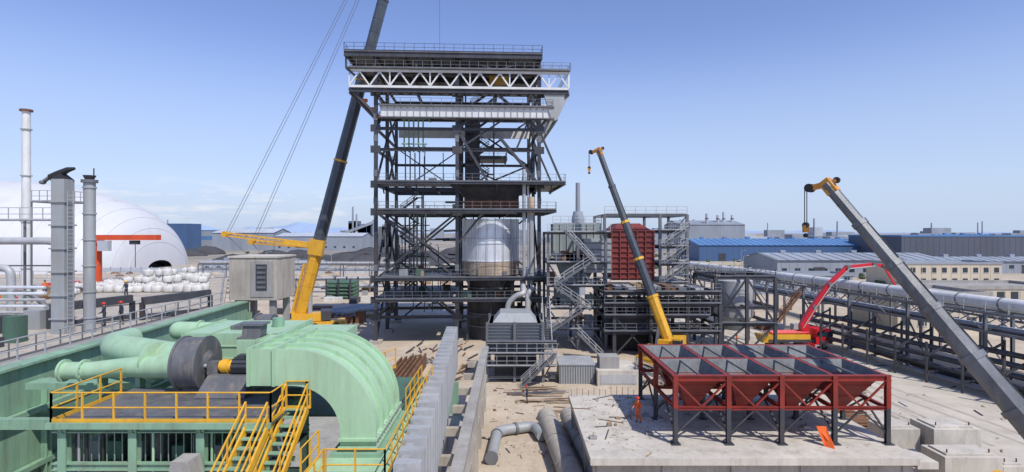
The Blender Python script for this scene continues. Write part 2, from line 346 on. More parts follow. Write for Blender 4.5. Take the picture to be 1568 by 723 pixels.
def stairs(u,v,z0,z1,w=3.2):
    z=z0;k=0
    while z<z1-1:
        a,b=(u,u+w) if k%2==0 else (u+w,u)
        t.stair((a,v+(k%2)*1.1,z),(b,v+(k%2)*1.1,z+2.3),.9,'steel_dark','steel_dark','steel_mid'); t.box(b-.9 if k%2 else b,b if k%2 else b+.9,v-.5,v+1.6,z+2.25,z+2.33,'steel_dark')
        z+=2.3;k+=1
    for uu in(u-.8,u+w+.8):
        for vv in(v-.6,v+1.7): t.beam((uu,vv,z0),(uu,vv,z1),.2)
stairs(1.8,9,24.5,41)
stairs(-10.5,13,6.9,24,3); stairs(3,16,10,24)
t.out('platforms_and_stairs',T)
t=MB()
cu,cv=5.2,5.0
t.cyl((cu,cv,10.6),(cu,cv,19),4.6,None,'silver',48)
t.cyl((cu,cv,10.2),(cu,cv,12.4),4.62,4.66,'tan_rust',48,False)
for z in(12.4,15.2,17.4,18.9): t.cyl((cu,cv,z-.05),(cu,cv,z+.05),4.72,None,'silver',48)
for i in range(14):
    a=math.pi+math.pi*i/13; q=(cu+5.4*math.cos(a),cv+5.4*math.sin(a)*.9); t.beam((q[0],q[1],10),(q[0],q[1],19.4),.06,.06,'steel_mid')
    if i: 
        for z in(12,16): t.beam((lq[0],lq[1],z),(q[0],q[1],z),.05,.05,'steel_mid')
    lq=q
t.cyl((cu,cv,0),(cu,cv,8.2),3.6,None,'steel_dark',32); t.cyl((cu,cv,8.2),(cu,cv,10.4),3.6,4.6,'steel_dark',32)
for z in(2,4,6,8): t.cyl((cu,cv,z),(cu,cv,z+.2),3.8,None,'steel_mid',32)
for i in range(8):
    a=math.pi*2*i/8; t.beam((cu+5.2*math.cos(a),cv+5.2*math.sin(a),0),(cu+4.9*math.cos(a),cv+4.9*math.sin(a),10),.3)
t.box(1,9.6,2,10,20.4,23.6,'rust'); t.hexa([(-.5,0,24.0),(10.5,0,24.0),(10.5,12,24.0),(-.5,12,24.0)],[(-1,0,24.45),(12,0,24.45),(12,14,24.45),(-1,14,24.45)],'steel_dark')
t.hexa([(1.5,2,22),(9,2,22),(9,10,22),(1.5,10,22)],[(-.3,.5,23.9),(11,.5,23.9),(11,12,23.9),(-.3,12,23.9)],'steel_dark')
for i in range(10): t.box(1+i*.9,1.1+i*.9,1.9,2,20.4,22,'redbrown')
t.box(1,3.4,10,13,25,38,'steel_dark')
for i in range(9): t.box(.9,3.5,9.9,13.1,25.5+i*1.4,25.7+i*1.4,'steel_mid')
for u,r_,z0,z1 in((10.2,.28,8.5,26.5),(11.3,.4,9,22),(10.8,.16,6,24)): t.cyl((u,-1,z0),(u,-1,z1),r_,None,'steel_light' if r_<.3 else 'clad_grey',14)
t.cyl((11.3,-1,19.5),(11.3,-1,22.3),.5,None,'tan_rust',14)
t.pipe([(7.6,-3,3.5),(7.6,-3,6.4),(9,-3,7.6),(10,-3,7.8),(10,-1,9.5)],.42,'steel_light',1.0,14)
t.pipe([(10.6,-3,3.5),(10.6,-3,7.8),(11.6,-2,8.6)],.42,'steel_light',1.0,14)
for i in range(6):
    u=-8.3+i*.62; t.cyl((u,3+.4*(i%3),7),(u,3+.4*(i%3),19+R(-2,4)),.13,None,'green_dark' if i%2 else 'steel_dark',8)
for i in range(5):
    u=-8.6+i*.75; t.cyl((u,4,29.7),(u,4,37+R(-1,1)),.12,None,'green_dirty',8); t.cyl((u+.2,4,24.5),(u+.2,4,30+R(-1,1)),.1,None,'steel_dark',8)
for z in(31,33.4,35,36.8): t.beam((-9,4,z),(-5,4,z),.18,.18,'green_dirty')
for z in (11,13.5,16,18): t.beam((-9,3.2,z),(-4.5,3.2,z),.15,.15,'steel_dark')
for k in range(46):
    u=R(-11,11);v=R(-1.6,18);z=random.choice((4.2,7.0,10.2,10.2,20.4,24.6)); s=R(.3,1.3)
    if v<0 and z==4.2: continue
    t.box(u,u+s,v,v+R(.3,1.0),z,z+R(.3,1.3),random.choice(('steel_dark','steel_mid','green_dark','rust','clad_grey','steel_mid','wood')))
for k in range(20):
    v=R(2,18);z=R(2,24);u=R(-11,-2); t.cyl((u,v,z),(u+R(2,6),v,z+R(-.2,.2)),R(.08,.22),None,random.choice(('steel_mid','green_dark','steel_dark','steel_light')),8)
for k in range(14):
    u=R(-11.5,-1);v=R(3,18);z=random.choice((4,9.8,24.2)); t.beam((u,v,z),(u,v,z+R(3,7)),.14,.14,'steel_dark')
t.out('furnace_and_piping',T)
# ribbed cooler
c=MB()
c.box(-2.6,3.3,63,69,3.4,6.6,'clad_grey')
for i in range(9): c.box(-2.75,3.45,62.8,69.2,3.6+i*.36,3.72+i*.36,'steel_mid')
c.hexa([(-2.2,63.5,6.6),(2.9,63.5,6.6),(2.9,68.5,6.6),(-2.2,68.5,6.6)],[(-1.4,64,7.6),(2.1,64,7.6),(2.1,68,7.6),(-1.4,68,7.6)],'clad_grey')
for x in(-2.8,.3,3.5):
    for y in(62.6,69.4): c.ibeam((x,y,0),(x,y,6.8),.3,.3,'steel_mid')
for z in(.6,1.9,3.3,4.6): 
    c.ibeam((-2.8,62.6,z),(4.9,62.6,z),.2,.3,'steel_mid')
    c.box(-2.8,5,61.6,62.5,z+.15,z+.2,'steel_mid') if z>1 else None
c.rail([(-2.8,61.6,2.1),(5,61.6,2.1)],'steel_light',1.1,1.2,.025); c.rail([(-2.8,61.6,3.5),(5,61.6,3.5)],'steel_light',1.1,1.2,.025)
c.box(-2,2.8,63.5,68.5,.3,3.2,'steel_dark')
c.stair((1,60.8,0),(4.6,60.8,3.4),.9,'steel_mid','steel_mid','steel_light'); c.stair((4.2,64,3.4),(4.2,69,8),.9,'steel_mid','steel_mid','steel_light')
c.beam((3.5,62.6,.3),(5,62.6,3.2),.15,.15,'steel_mid')
c.out('slag_cooler')
c=MB(); c.box(5.3,9.2,62,66,0.02,2.1,'clad_grey')
for i in range(14): c.box(5.4+i*.28,5.46+i*.28,61.94,62,.1,2,'steel_mid')
c.box(5.2,9.3,61.9,66.1,2.1,2.25,'steel_light'); c.out('control_cabin')
c=MB(); c.box(9.4,14,61,66,0,1.7,'concrete_light'); c.box(9.7,13.7,60.94,61,.3,1.3,'steel_light'); c.box(9.8,12,62,64,1.7,3,'concrete_grey'); c.stair((13.8,62,1.8),(18,62,0),.9,'steel_mid','steel_mid','steel_light'); c.out('concrete_plinth')
# ------------------------------------------------------------------ duct house
d=MB()
for x in(5.2,9.5,13.5):
    for y in(80,90): d.ibeam((x,y,0),(x,y,17),.4,.45,'steel_mid',(0,1,0))
for z in(3,6,9.2,12.5,16.8):
    for y in(80,90): d.ibeam((5.2,y,z),(13.5,y,z),.25,.4,'steel_mid')
    for x in(5.2,9.5,13.5): d.ibeam((x,80,z),(x,90,z),.25,.4,'steel_mid')
    d.rail([(5,79,z+.2),(14,79,z+.2)],'steel_light',1.1,1.3,.028); d.box(5,14,78.9,80,z+.12,z+.2,'steel_mid')
d.box(6.2,13.2,82,89,13.2,18.2,'clad_green')
for i in range(8): d.box(6.1+i*1.0,6.25+i*1.0,81.8,82,13.2,18.2,'clad_grey')
d.box(10.5,14.5,81,88,11,16,'clad_grey'); d.box(6.6,9.8,81,88,6.2,9.5,'clad_green')
for i in range(5): d.box(10.4,14.6,80.9,88.1,11.5+i*.95,11.62+i*.95,'steel_mid')
d.hexa([(8,83,9),(11,83,9),(11,87,9),(8,87,9)],[(6.5,82,13.2),(13,82,13.2),(13,88,13.2),(6.5,88,13.2)],'clad_green')
for a,b in((0,6),(6,12.5)): d.beam((5.2,80,a),(9.5,80,b),.2,.2,'steel_mid'); d.beam((9.5,80,a),(5.2,80,b),.2,.2,'steel_mid'); d.beam((9.5,80,b),(13.5,80,a),.2,.2,'steel_mid')
d.stair((6,78.2,9.4),(11,78.2,12.7),.9,'steel_mid','steel_mid','steel_light'); d.stair((11.5,78.2,12.7),(7.5,78.2,17),.9,'steel_mid','steel_mid','steel_light'); d.stair((11,78.2,6),(6,78.2,9.3),.9,'steel_mid','steel_mid','steel_light')
d.stair((5.5,78.2,3),(10,78.2,6),.9,'steel_mid','steel_mid','steel_light')
d.rail([(6,82,18.2),(13.2,82,18.2),(13.2,89,18.2)],'steel_light',1.1,1.3)
for k in range(18): 
    x=R(5.5,12.5);z=random.choice((3.2,6.2,9.4,12.7)); d.box(x,x+R(.5,1.6),81,83,z,z+R(.6,1.8),random.choice(('clad_green','steel_dark','clad_grey','rust')))
d.out('flue_duct_house')
# red convection module
d=MB()
d.box(15.2,21.6,84.6,93,9.6,17.2,'redbrown')
for i in range(10): d.box(15.0,21.8,84.4,93.2,9.9+i*.8,10.05+i*.8,'redbrown')
for i in range(6): d.box(15.1+i*1.28,15.25+i*1.28,84.3,84.6,9.7,17.1,'redbrown')
d.hexa([(15.4,85,17.2),(21.4,85,17.2),(21.4,93,17.2),(15.4,93,17.2)],[(16.6,87,18.3),(20,87,18.3),(20,92,18.3),(16.6,92,18.3)],'redbrown')
for x in(14,22.4,26.5):
    for y in(84,94): d.ibeam((x,y,0),(x,y,19.6),.4,.4,'steel_mid',(0,1,0))
for z in(9.2,12,14.6,17,19.5):
    for y in(84,94): 
        if y==94 or z in(9.2,19.5): d.ibeam((14,y,z),(26.5,y,z),.25,.35,'steel_mid')
        else: d.ibeam((22.4,y,z),(26.5,y,z),.25,.35,'steel_mid')
    for x in(14,22.4,26.5): d.ibeam((x,84,z),(x,94,z),.25,.35,'steel_mid')
    if z<19:
        d.box(22.4,26.5,83,94,z+.2,z+.26,'steel_mid'); d.rail([(22.4,83,z+.26),(26.5,83,z+.26),(26.5,94,z+.26)],'steel_light',1.1,1.4)
for z in(9.5,12.3,14.8): d.stair((22.6,82.8,z),(26.3,82.8,z+2.6),.8,'steel_mid','steel_mid','steel_light')
d.beam((22.4,84,9.2),(26.5,84,14.6),.15); d.beam((22.4,84,14.6),(26.5,84,19.5),.15)
d.rail([(14,84,19.7),(26.5,84,19.7)],'steel_light',1.1,1.5)
d.out('convection_module')
d=MB()
for x in(14,19,24,28.5):
    for y in(76,83,90): d.ibeam((x,y,0),(x,y,8.6),.45,.45,'steel_dark',(0,1,0))
for z,x1 in((3.2,28.5),(5.4,27),(7.0,28.5),(8.6,28.5)):
    for y in(76,79.5,83): d.ibeam((12.6,y,z),(x1,y,z),.3,.5)
    for x in(12.6,14,16.5,19,21.5,24,28.5): d.ibeam((x,76,z),(x,90,z),.25,.4)
    d.rail([(12.6,75.5,z+.3),(x1,75.5,z+.3)],'steel_mid',1.0,1.5)
    d.box(12.6,x1,75.4,77,z+.24,z+.3,'steel_mid')
for i in range(22): d.box(13+i*.7,13.1+i*.7,76.2,84,5.9,6.6,'steel_mid')
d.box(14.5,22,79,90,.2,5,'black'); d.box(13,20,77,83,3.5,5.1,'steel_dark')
for a,b in((14,19),(24,28.5)): d.beam((a,76,0),(b,76,5.4),.2); d.beam((b,76,0),(a,76,5.4),.2)
for k in range(16):
    x=R(13,26); d.box(x,x+R(.4,1.4),R(76,79),82,8.9,8.9+R(.2,.7),random.choice(('clad_grey','rust','steel_light','wood','steel_mid')))
d.stair((12.2,74.8,0),(8.8,74.8,3.4),.9,'steel_mid','steel_mid','steel_light'); d.out('support_platform')
d=MB()
for x in(28.6,33,37):
    for y in(78,87): d.ibeam((x,y,0),(x,y,10.6),.4,.4,'steel_dark',(0,1,0))
for z in(4,6.3,10.5):
    for y in(78,87): d.ibeam((28.6,y,z),(37,y,z),.3,.45)
    for x in(28.6,33,37): d.ibeam((x,78,z),(x,87,z),.3,.45)
for a,b,z0,z1 in((28.6,33,0,4),(33,37,0,4),(28.6,33,4,10.5),(37,33,4,10.5)): d.beam((a,78,z0),(b,78,z1),.22)
d.beam((28.6,78,10.5),(33,78,4),.2); d.beam((28.6,78,6.3),(28.6,87,10.5),.2)
d.cyl((33,82.5,4.6),(33,82.5,9.8),2.6,None,'steel_light',28); d.cyl((33,82.5,2.5),(33,82.5,4.6),1.2,2.6,'steel_light',28); d.cyl((33,82.5,9.8),(33,82.5,10.4),2.6,1.2,'steel_light',28)
d.rail([(28.6,78,10.75),(37,78,10.75),(37,87,10.75),(28.6,87,10.75),(28.6,78,10.75)],'steel_mid',1,1.5); d.box(28.6,37,77.4,78.6,4.25,4.3,'steel_mid'); d.stair((37.3,78,4.3),(40.5,78,8.5),.8,'rust','rust','rust')
d.out('storage_silo')
d=MB(); d.cyl((17.8,150,3),(17.8,150,30.2),.75,.6,'far_grey',16); d.cyl((17.8,150,20.5),(17.8,150,22.5),1.7,1.2,'far_grey',16); d.cyl((17.8,150,0),(17.8,150,20.5),2,1.7,'far_grey',16); d.out('exhaust_chimney')
# ------------------------------------------------------------------ cranes
def crane(base,tip,w0,w1,nsec,mb0,mb1,heading,hook=4,basefrac=.2,bw=3.0,bl=13,coll=True,mh='yellow'):
    c=MB(); B=Vector(base);Tp=Vector(tip); ax=Tp-B; n=nsec
    fr=[0]+[basefrac+(1-basefrac)*i/(n-1) for i in range(n)]
    dn=ax.normalized(); side=dn.cross(Vector((0,0,1))).normalized(); upn=side.cross(dn)
    for i in range(n):
        wA=w0+(w1-w0)*i/(n-1); p=B+ax*fr[i]; q=B+ax*fr[i+1]
        m=mb0 if i==0 else mb1
        c.cyl(p,q,wA/2*1.06,None,m,8,True,False)
        c.cyl(q-dn*.3,q+dn*.05,wA/2*1.18,None,'yellow' if (coll and i in(1,2)) else m,8,True,False)
        if i<n-1: c.cyl(p+upn*wA*.56,q+upn*wA*.5,.04,None,'black',5)
        kk=int((q-p).length/2.2)
        for j in range(kk): o=p.lerp(q,(j+.5)/kk); c.cyl(o-dn*.04,o+dn*.04,wA/2*1.10,None,m,8,True,False)
    fw=Vector((dn.x,dn.y,0)).normalized()
    hd=Tp+fw*w1*1.0+Vector((0,0,-w1*.2))
    c.beam(Tp-dn*w1,Tp+dn*w1*.5,w1*.95,w1*1.0,mh); c.beam(Tp+dn*w1*.1,hd+fw*w1*.5,w1*.6,w1*.5,mh); c.beam(Tp,Tp-fw*w1*.8+Vector((0,0,w1*.4)),w1*.35,w1*.3,mh)
    for s in(-.3,0,.3): c.cyl(hd+fw*w1*.6+side*(s*w1-.05),hd+fw*w1*.6+side*(s*w1+.05),w1*.42,None,'black',14)
    c.cyl(Tp-fw*w1*.8+Vector((0,0,w1*.4))-side*.1,Tp-fw*w1*.8+Vector((0,0,w1*.4))+side*.1,w1*.3,None,'black',12)
    hp=hd+fw*w1
    for s in(-.12,.12): c.cyl(hp+side*s*w1*2,hp+side*s*w1*2-Vector((0,0,hook)),.03,None,'black',6)
    k=hp-Vector((0,0,hook)); c.beam(k,k-Vector((0,0,w1*.7)),w1*.5,w1*.35,mh); c.cyl(k-side*.12,k+side*.12,w1*.3,None,'steel_dark',12); c.cyl(k-Vector((0,0,w1*1.0))-side*.08,k-Vector((0,0,w1*1.0))+side*.08,w1*.22,None,'black',10)
    H=math.radians(heading); ca,sa=math.cos(H),math.sin(H); o=MB()
    o.box(-bl*.55,bl*.45,-bw/2,bw/2,.9,1.5,'yellow'); o.box(-bl*.55-.1,-bl*.55+2.2,-bw/2,bw/2,1.5,3.0,'yellow'); o.box(-bl*.55-.15,-bl*.55+1,-bw/2*.9,bw/2*.9,2.0,2.8,'glass')
    nw=5
    for i in range(nw):
        xx=-bl*.45+i*bl*.8/(nw-1)
        for yy in(-bw/2,bw/2): o.cyl((xx,yy-.22,.65),(xx,yy+.22,.65),.65,None,'rubber',16); o.cyl((xx,yy-.25,.65),(xx,yy+.25,.65),.25,None,'steel_light',10)
    for xx in(-bl*.3,bl*.4):
        o.beam((xx,-bw*1.1,1),(xx,bw*1.1,1),.35,.35,'yellow')
        for yy in(-bw*1.1,bw*1.1): o.beam((xx,yy,1.1),(xx,yy,.1),.2,.2,'steel_light'); o.box(xx-.4,xx+.4,yy-.4,yy+.4,.01,.1,'wood')
    o.box(-1.5,4.2,-bw*.42,bw*.42,1.6,2.9,'yellow'); o.box(3.6,5.2,-bw/2,bw/2,1.7,3.3,'steel_dark'); o.box(-2.4,-.6,-bw*.62,-bw*.25,1.7,3.4,'yellow'); o.box(-2.45,-1.2,-bw*.64,-bw*.3,2.3,3.2,'glass')
    o.v=[(B.x+x_*ca-y_*sa,B.y+x_*sa+y_*ca,z_) for x_,y_,z_ in o.v]; off=len(c.v); c.v+=o.v
    for f,mm,ss in zip(o.f,o.m,o.sm): c.f.append([i+off for i in f]); c.m.append(c.mi(o.names[mm])); c.sm.append(ss)
    c.cyl(B+fw*1.8+Vector((0,0,-.6)),B+ax*basefrac*.55,w0*.2,None,'steel_light',10)
    return c
c=crane((-36.8,96,2.2),(-14.9,96,85),2.1,1.5,6,'yellow','crane_grey',20,hook=24,basefrac=.16,bw=3.4,bl=17)
for yy,ex,ez in((92,-47.5,16.6),(98,-46,15.2)):
    a=Vector((-34,95.5,14.6)); b=Vector((ex,yy,ez)); d_=(b-a)
    for sx in(-.35,.35):
        for sz in(-.4,.4): c.beam(a+Vector((0,sx,sz)),b+Vector((0,sx*.6,sz*.6)),.2,.2,'yellow')
    nseg=12
    for i in range(nseg):
        p=a+d_*(i/nseg);q=a+d_*((i+1)/nseg); sg=.38 if i%2 else -.38
        for sx in(-.33,.33): c.beam(p+Vector((0,sx,sg)),q+Vector((0,sx,-sg)),.09,.09,'yellow')
    c.beam(a,a+d_*.35,.8,.9,'yellow'); c.cyl(b-Vector((0,.5,0)),b+Vector((0,.5,0)),.5,None,'yellow',12)
    for k in(0,.5): c.cyl(b+Vector((k,0,0)),(-15+k,96,84.5),.04,None,'steel_mid',5)
    c.cyl(b,(-36,96,4),.05,None,'steel_mid',5)
c.beam((-33.75,95.3,13),(-33.3,95.3,15.6),2.4,1.2,'yellow'); c.cyl((-12.5,96,61),(-12.5,96,45),.04,None,'steel_mid',5)
c.beam((-37.8,94.6,1.8),(-35.4,94.6,11.5),.35,.35,'yellow'); c.beam((-37.8,97.4,1.8),(-35.4,97.4,11.5),.35,.35,'yellow')
c.out('mobile_crane')
c=crane((20.8,73,2.2),(12.2,78,28.4),1.35,.72,5,'yellow','crane_grey',60,hook=2.2,basefrac=.24,mh='crane_orange'); c.out('mobile_crane')
c=crane((30.2,27.2,1.8),(21.6,38,20.2),1.3,.72,6,'boom_grey','boom_grey',-60,hook=2.6,basefrac=.3,bw=2.6,bl=10,coll=False,mh='crane_orange'); c.out('mobile_crane')
# pump truck
p=MB()
p.box(37.2,46,80.2,82.6,1.0,1.4,'steel_dark'); p.box(43.8,46.2,80,82.7,.7,2.9,'pump_red'); p.box(44.0,46.24,79.95,82.75,1.9,2.6,'glass'); p.box(43.9,46.1,79.96,82.74,2.62,2.92,'pump_red'); p.box(43.6,46.3,80.02,82.68,.5,.69,'far_white')
for xx in(38.2,39.6,42.5,45):
    for yy in(80.2,82.6): p.cyl((xx,yy-.2,.55),(xx,yy+.2,.55),.55,None,'rubber',14); p.cyl((xx,yy-.23,.55),(xx,yy+.23,.55),.22,None,'steel_light',10)
p.box(38,43.2,80.3,82.5,1.4,2.1,'yellow'); p.hexa([(36.4,80.4,.9),(38,80.4,.9),(38,82.4,.9),(36.4,82.4,.9)],[(36,80.2,2),(38.2,80.2,2),(38.2,82.6,2),(36,82.6,2)],'yellow')
for i in range(4): p.cyl((37.6,80.4+i*.6,2.3),(43,80.4+i*.6,2.4),.12,None,'pump_red',8)
p.beam((42.8,81.4,2.1),(42.8,81.4,3.4),1.1,1.1,'pump_red')
P=[(42.5,81.4,3.2),(44.2,81.4,6.0),(46.5,81.4,9.3),(49.2,81.4,11.8),(53,81.4,12.2),(54.5,81.4,12.0)]
for i,(a,b) in enumerate(zip(P,P[1:])): p.beam(a,b,.75-.09*i,.8-.1*i,'pump_red'); p.cyl(Vector(b)-Vector((0,.45,0)),Vector(b)+Vector((0,.45,0)),.32,None,'steel_mid',10)
for i,(a,b) in enumerate(zip(P[:-2],P[1:-1])): p.cyl(Vector(a)+Vector((0,-.5,-.2)),Vector(b)+Vector((0,-.5,-.2)),.08,None,'steel_light',8)
p.beam((54.5,81.4,12.0),(56.5,81.4,8.5),.25,.25,'pump_red')
for yy in(78.6,84.2): p.beam((42,81.4,.9),(43,yy,.9),.3,.3,'pump_red'); p.beam((43,yy,1),(43,yy,.05),.18,.18,'steel_light')
p.out('concrete_pump_truck')
# ------------------------------------------------------------------ hopper slab + frame
s=MB()
s.box(4.5,23.4,31.8,44.3,3.6,4.0,'concrete_light')
for x in(5.2,9,13,17,21,22.9):
    for y in(32.4,38,43.6): s.box(x-.3,x+.3,y-.3,y+.3,0,3.598,'concrete')
for y in(32.4,38,43.6): s.box(4.7,23.2,y-.2,y+.2,3.0,3.596,'concrete')
s.box(4.7,23.2,43.9,44.1,0,3,'concrete_grey')
s.box(23.4,24.6,32,34,3.3,3.7,'concrete_light')
for i in range(18):
    x=R(5,9.5);y=R(32.2,43.8); s.box(x,x+R(.1,.4),y,y+R(.1,.4),4.0,4.02+R(0,.1),random.choice(('concrete','wood','concrete_grey')))
for i in range(240):
    x=R(4.7,23) if i%2 else R(4.7,9.8);y=R(32,44); s.blob((x,y,4.0),R(.02,.12),R(.02,.12),R(.02,.05),random.choice(('concrete_grey','concrete','wood')),1,6,4)
for i in range(14):
    x=R(5,12);y=R(32,43);a=R(0,3);l=R(.5,2); s.beam((x,y,4.03),(x+l*math.cos(a),y+l*math.sin(a),4.03),.06,.04,random.choice(('wood','rust','steel_dark')))
for i in range(10):
    x=R(5,22);y=R(32.3,43.5); s.box(x-.22,x+.22,y-.22,y+.22,4.0,4.16,'concrete_grey'); s.cyl((x,y,4.1),(x,y,4.4),.02,None,'rust',5)
for x in [4.7+i*.45 for i in range(12)]: s.cyl((x,44,4),(x,44,4.4+R(0,.4)),.02,None,'rust',5)
s.out('concrete_slab')
s=MB(); xs=[10,13.25,16.5,19.75,23]; ys=[34,38.6,43.2]
for x in xs:
    for y in ys:
        s.ibeam((x,y,4.05),(x,y,6.2),.26,.26,'steel_dark',(0,1,0)); s.ibeam((x,y,6.2),(x,y,8.2),.28,.28,'red_frame',(0,1,0)); s.box(x-.28,x+.28,y-.28,y+.28,4.0,4.06,'steel_dark')
for y in ys:
    s.ibeam((9.8,y,8.05),(23.2,y,8.05),.25,.35,'red_frame')
    s.ibeam((10,y,6.2),(23,y,6.2),.18,.22,'red_frame')
    for a,b in zip(xs,xs[1:]):
        mxx=(a+b)/2; s.beam((a,y,4.6),(mxx,y,6.1),.1,.1,'steel_dark'); s.beam((b,y,4.6),(mxx,y,6.1),.1,.1,'steel_dark')
        s.beam((a,y,7.9),(mxx,y,6.3),.1,.1,'red_frame'); s.beam((b,y,7.9),(mxx,y,6.3),.1,.1,'red_frame')
for x in xs:
    s.ibeam((x,34,8.04),(x,43.2,8.04),.25,.31,'red_frame'); s.ibeam((x,34,6.21),(x,43.2,6.21),.18,.2,'red_frame')
    for a,b in zip(ys,ys[1:]): s.beam((x,a,4.6),(x,(a+b)/2,6.1),.1,.1,'steel_dark'); s.beam((x,b,4.6),(x,(a+b)/2,6.1),.1,.1,'steel_dark')
def frustum(s,x0,x1,y0,y1,z1,cx,cy,r,z0,mo,mi_):
    T_=[(x0,y0,z1),(x1,y0,z1),(x1,y1,z1),(x0,y1,z1)]; B_=[(cx-r,cy-r,z0),(cx+r,cy-r,z0),(cx+r,cy+r,z0),(cx-r,cy+r,z0)]
    s.add(T_+B_,[(0,4,5,1),(1,5,6,2),(2,6,7,3),(3,7,4,0)],mo)
    e=.03; T2=[(x0+e,y0+e,z1),(x1-e,y0+e,z1),(x1-e,y1-e,z1),(x0+e,y1-e,z1)]; B2=[(cx-r+e,cy-r+e,z0+.01),(cx+r-e,cy-r+e,z0+.01),(cx+r-e,cy+r-e,z0+.01),(cx-r+e,cy+r-e,z0+.01)]
    s.add(T2+B2,[(0,1,5,4),(1,2,6,5),(2,3,7,6),(3,0,4,7),(4,5,6,7)],mi_)
    for k in(.33,.66):
        q=[Vector(T_[i]).lerp(Vector(B_[i]),k) for i in range(4)]
        for i in range(4): s.beam(q[i],q[(i+1)%4],.08,.08,mo)
for a,b in zip(xs,xs[1:]):
    for c_,d_ in zip(ys,ys[1:]):
        frustum(s,a+.15,b-.15,c_+.15,d_-.15,8.2,(a+b)/2,(c_+d_)/2,.3,5.7,'red_frame','hopper_steel')
        cx,cy=(a+b)/2,(c_+d_)/2; s.box(cx-.35,cx+.35,cy-.35,cy+.35,5.5,5.7,'red_frame')
        s.beam((cx,c_+.2,8.1),(cx,d_-.2,8.1),.08,.12,'hopper_steel')
s.out('hopper_bank')
s=MB(); s.hexa([(18.9,33.6,4.0),(19.3,33.2,4.0),(19.4,33.3,4.0),(19.0,33.7,4.0)],[(18.6,33.9,5.1),(19.2,33.9,5.1),(19.2,34.0,5.1),(18.6,34.0,5.1)],'cloth_orange'); s.out('orange_panel')
s=MB()
for x,y,w_,d_,h_ in((27.2,40.5,2.6,2,2.6),(30.1,39.6,3.4,2.4,2.9),(28.4,36.4,3.8,2.2,2.2),(25.2,37.8,1.8,1.6,1.3),(32.4,36.6,1.8,1.8,1.5)):
    s.box(x,x+w_,y,y+d_,.01,h_,'concrete_light'); s.box(x+.3,x+w_-.3,y+.3,y+d_-.3,h_,h_+.12,'concrete_light'); s.cyl((x+.5,y+.5,h_+.1),(x+.5,y+.5,h_+.35),.05,None,'rust',6); s.cyl((x+w_-.5,y+.5,h_+.1),(x+w_-.5,y+.5,h_+.35),.05,None,'rust',6)
s.out('concrete_blocks',bevel=.06)
# ------------------------------------------------------------------ left: green hall
g=MB()
g.hexa([(-23.6,12,0),(-23.2,12,0),(-24.6,52,0),(-25,52,0)],[(-23.6,12,10.5),(-23.2,12,10.5),(-24.6,52,10.5),(-25,52,10.5)],'green_dirty')
g.hexa([(-23.8,12,10.5),(-22.9,12,10.5),(-24.3,52,10.5),(-25.2,52,10.5)],[(-23.8,12,10.62),(-22.9,12,10.62),(-24.3,52,10.62),(-25.2,52,10.62)],'green_dirty')
for z in(8.2,5.5,3): g.beam((-23.0,12,z),(-24.4,52,z),.3,.25,'green_dirty')
for i in range(9):
    y=14+i*4.7; xx=-23.2-(y-12)*.035; g.ibeam((xx+.2,y,0),(xx+.2,y,9.6),.3,.35,'green_dirty',(0,1,0))
g.box(-24,-5,51.6,52,0,3,'green_dirty')
g.box(-24,-4.2,12,52,.02,.05,'concrete_grey'); g.out('green_hall_wall')
dk=MB()
poly=[(-23.9,12),(-25.3,52),(-27,52),(-43,84),(-95,84),(-95,12)]
n=len(poly); dk.add([(x,y,10.0) for x,y in poly]+[(x,y,9.5) for x,y in poly],[tuple(range(n)),tuple(range(n,2*n))[::-1]]+[(i,i+n,(i+1)%n+n,(i+1)%n) for i in range(n)],'concrete')
for x in(-30,-38,-50): 
    for y in(20,35,50,66,80):
        if x<-.51*y-1: dk.box(x-.3,x+.3,y-.3,y+.3,0,9.5,'concrete')
dk.hexa([(-24.9,14,10),(-24.1,14,10),(-25.5,51.5,10),(-26.3,51.5,10)],[(-24.9,14,10.5),(-24.1,14,10.5),(-25.5,51.5,10.5),(-26.3,51.5,10.5)],'concrete_grey')
dk.out('roof_deck')
r=MB()
r.rail([(-26.9,14,10),(-28.2,52,10)],'steel_mid',1.1,1.8,.03); r.rail([(-24.5,14,10.5),(-25.9,51,10.5)],'steel_light',1.1,1.8,.03,False); r.out('deck_railing')
r=MB(); r.rail([(-29,55.5,10),(-43,83,10),(-92,83,10)],'steel_light',1.1,2.0,.035); r.out('deck_railing')
for (x,y) in((-27.5,44),(-31.5,40)):
    b=MB(); b.beam((x-1.8,y,11.5),(x+1.4,y+4,11.7),.5,.6,'steel_dark'); b.beam((x-1.8,y,10),(x-1.8,y,11.4),.3); b.beam((x+1.4,y+4,10),(x+1.4,y+4,11.5),.3); b.beam((x-1.8,y,10.3),(x+1.4,y+4,10.3),.3); b.out('steel_support_frame')
s=MB(); s.cyl((-52.5,60,10),(-52.5,60,30),.45,.38,'white_steel',18)
for z in(13,18,23,28): s.cyl((-52.5,60,z),(-52.5,60,z+.12),.52,None,'steel_light',18)
s.cyl((-52.5,60,30),(-52.5,60,30.2),.6,None,'rust',18); s.out('exhaust_stack')
s=MB(); s.box(-31.4,-30.5,37.8,38.7,10,20.6,'clad_grey')
for z in [11+i*1.6 for i in range(6)]: s.box(-31.5,-30.4,37.7,38.8,z,z+.1,'clad_grey')
s.hexa([(-31.4,37.8,20.6),(-30.5,37.8,20.6),(-30.5,38.7,20.6),(-31.4,38.7,20.6)],[(-31.2,38,21),(-30.9,38,21),(-30.9,38.5,21),(-31.2,38.5,21)],'black')
s.sweep([(-31.7,38.2,20.7),(-31.2,38.2,20.95),(-30.6,38.2,21.25),(-30.1,38.2,21.35)],[.3,.28,.2,.1],'black',8); s.beam((-31.6,38.2,20.9),(-32.3,38.2,20.4),.3,.12,'steel_mid'); s.blob((-32.3,38.2,20.4),.22,.22,.15,'steel_mid',1,8,6)
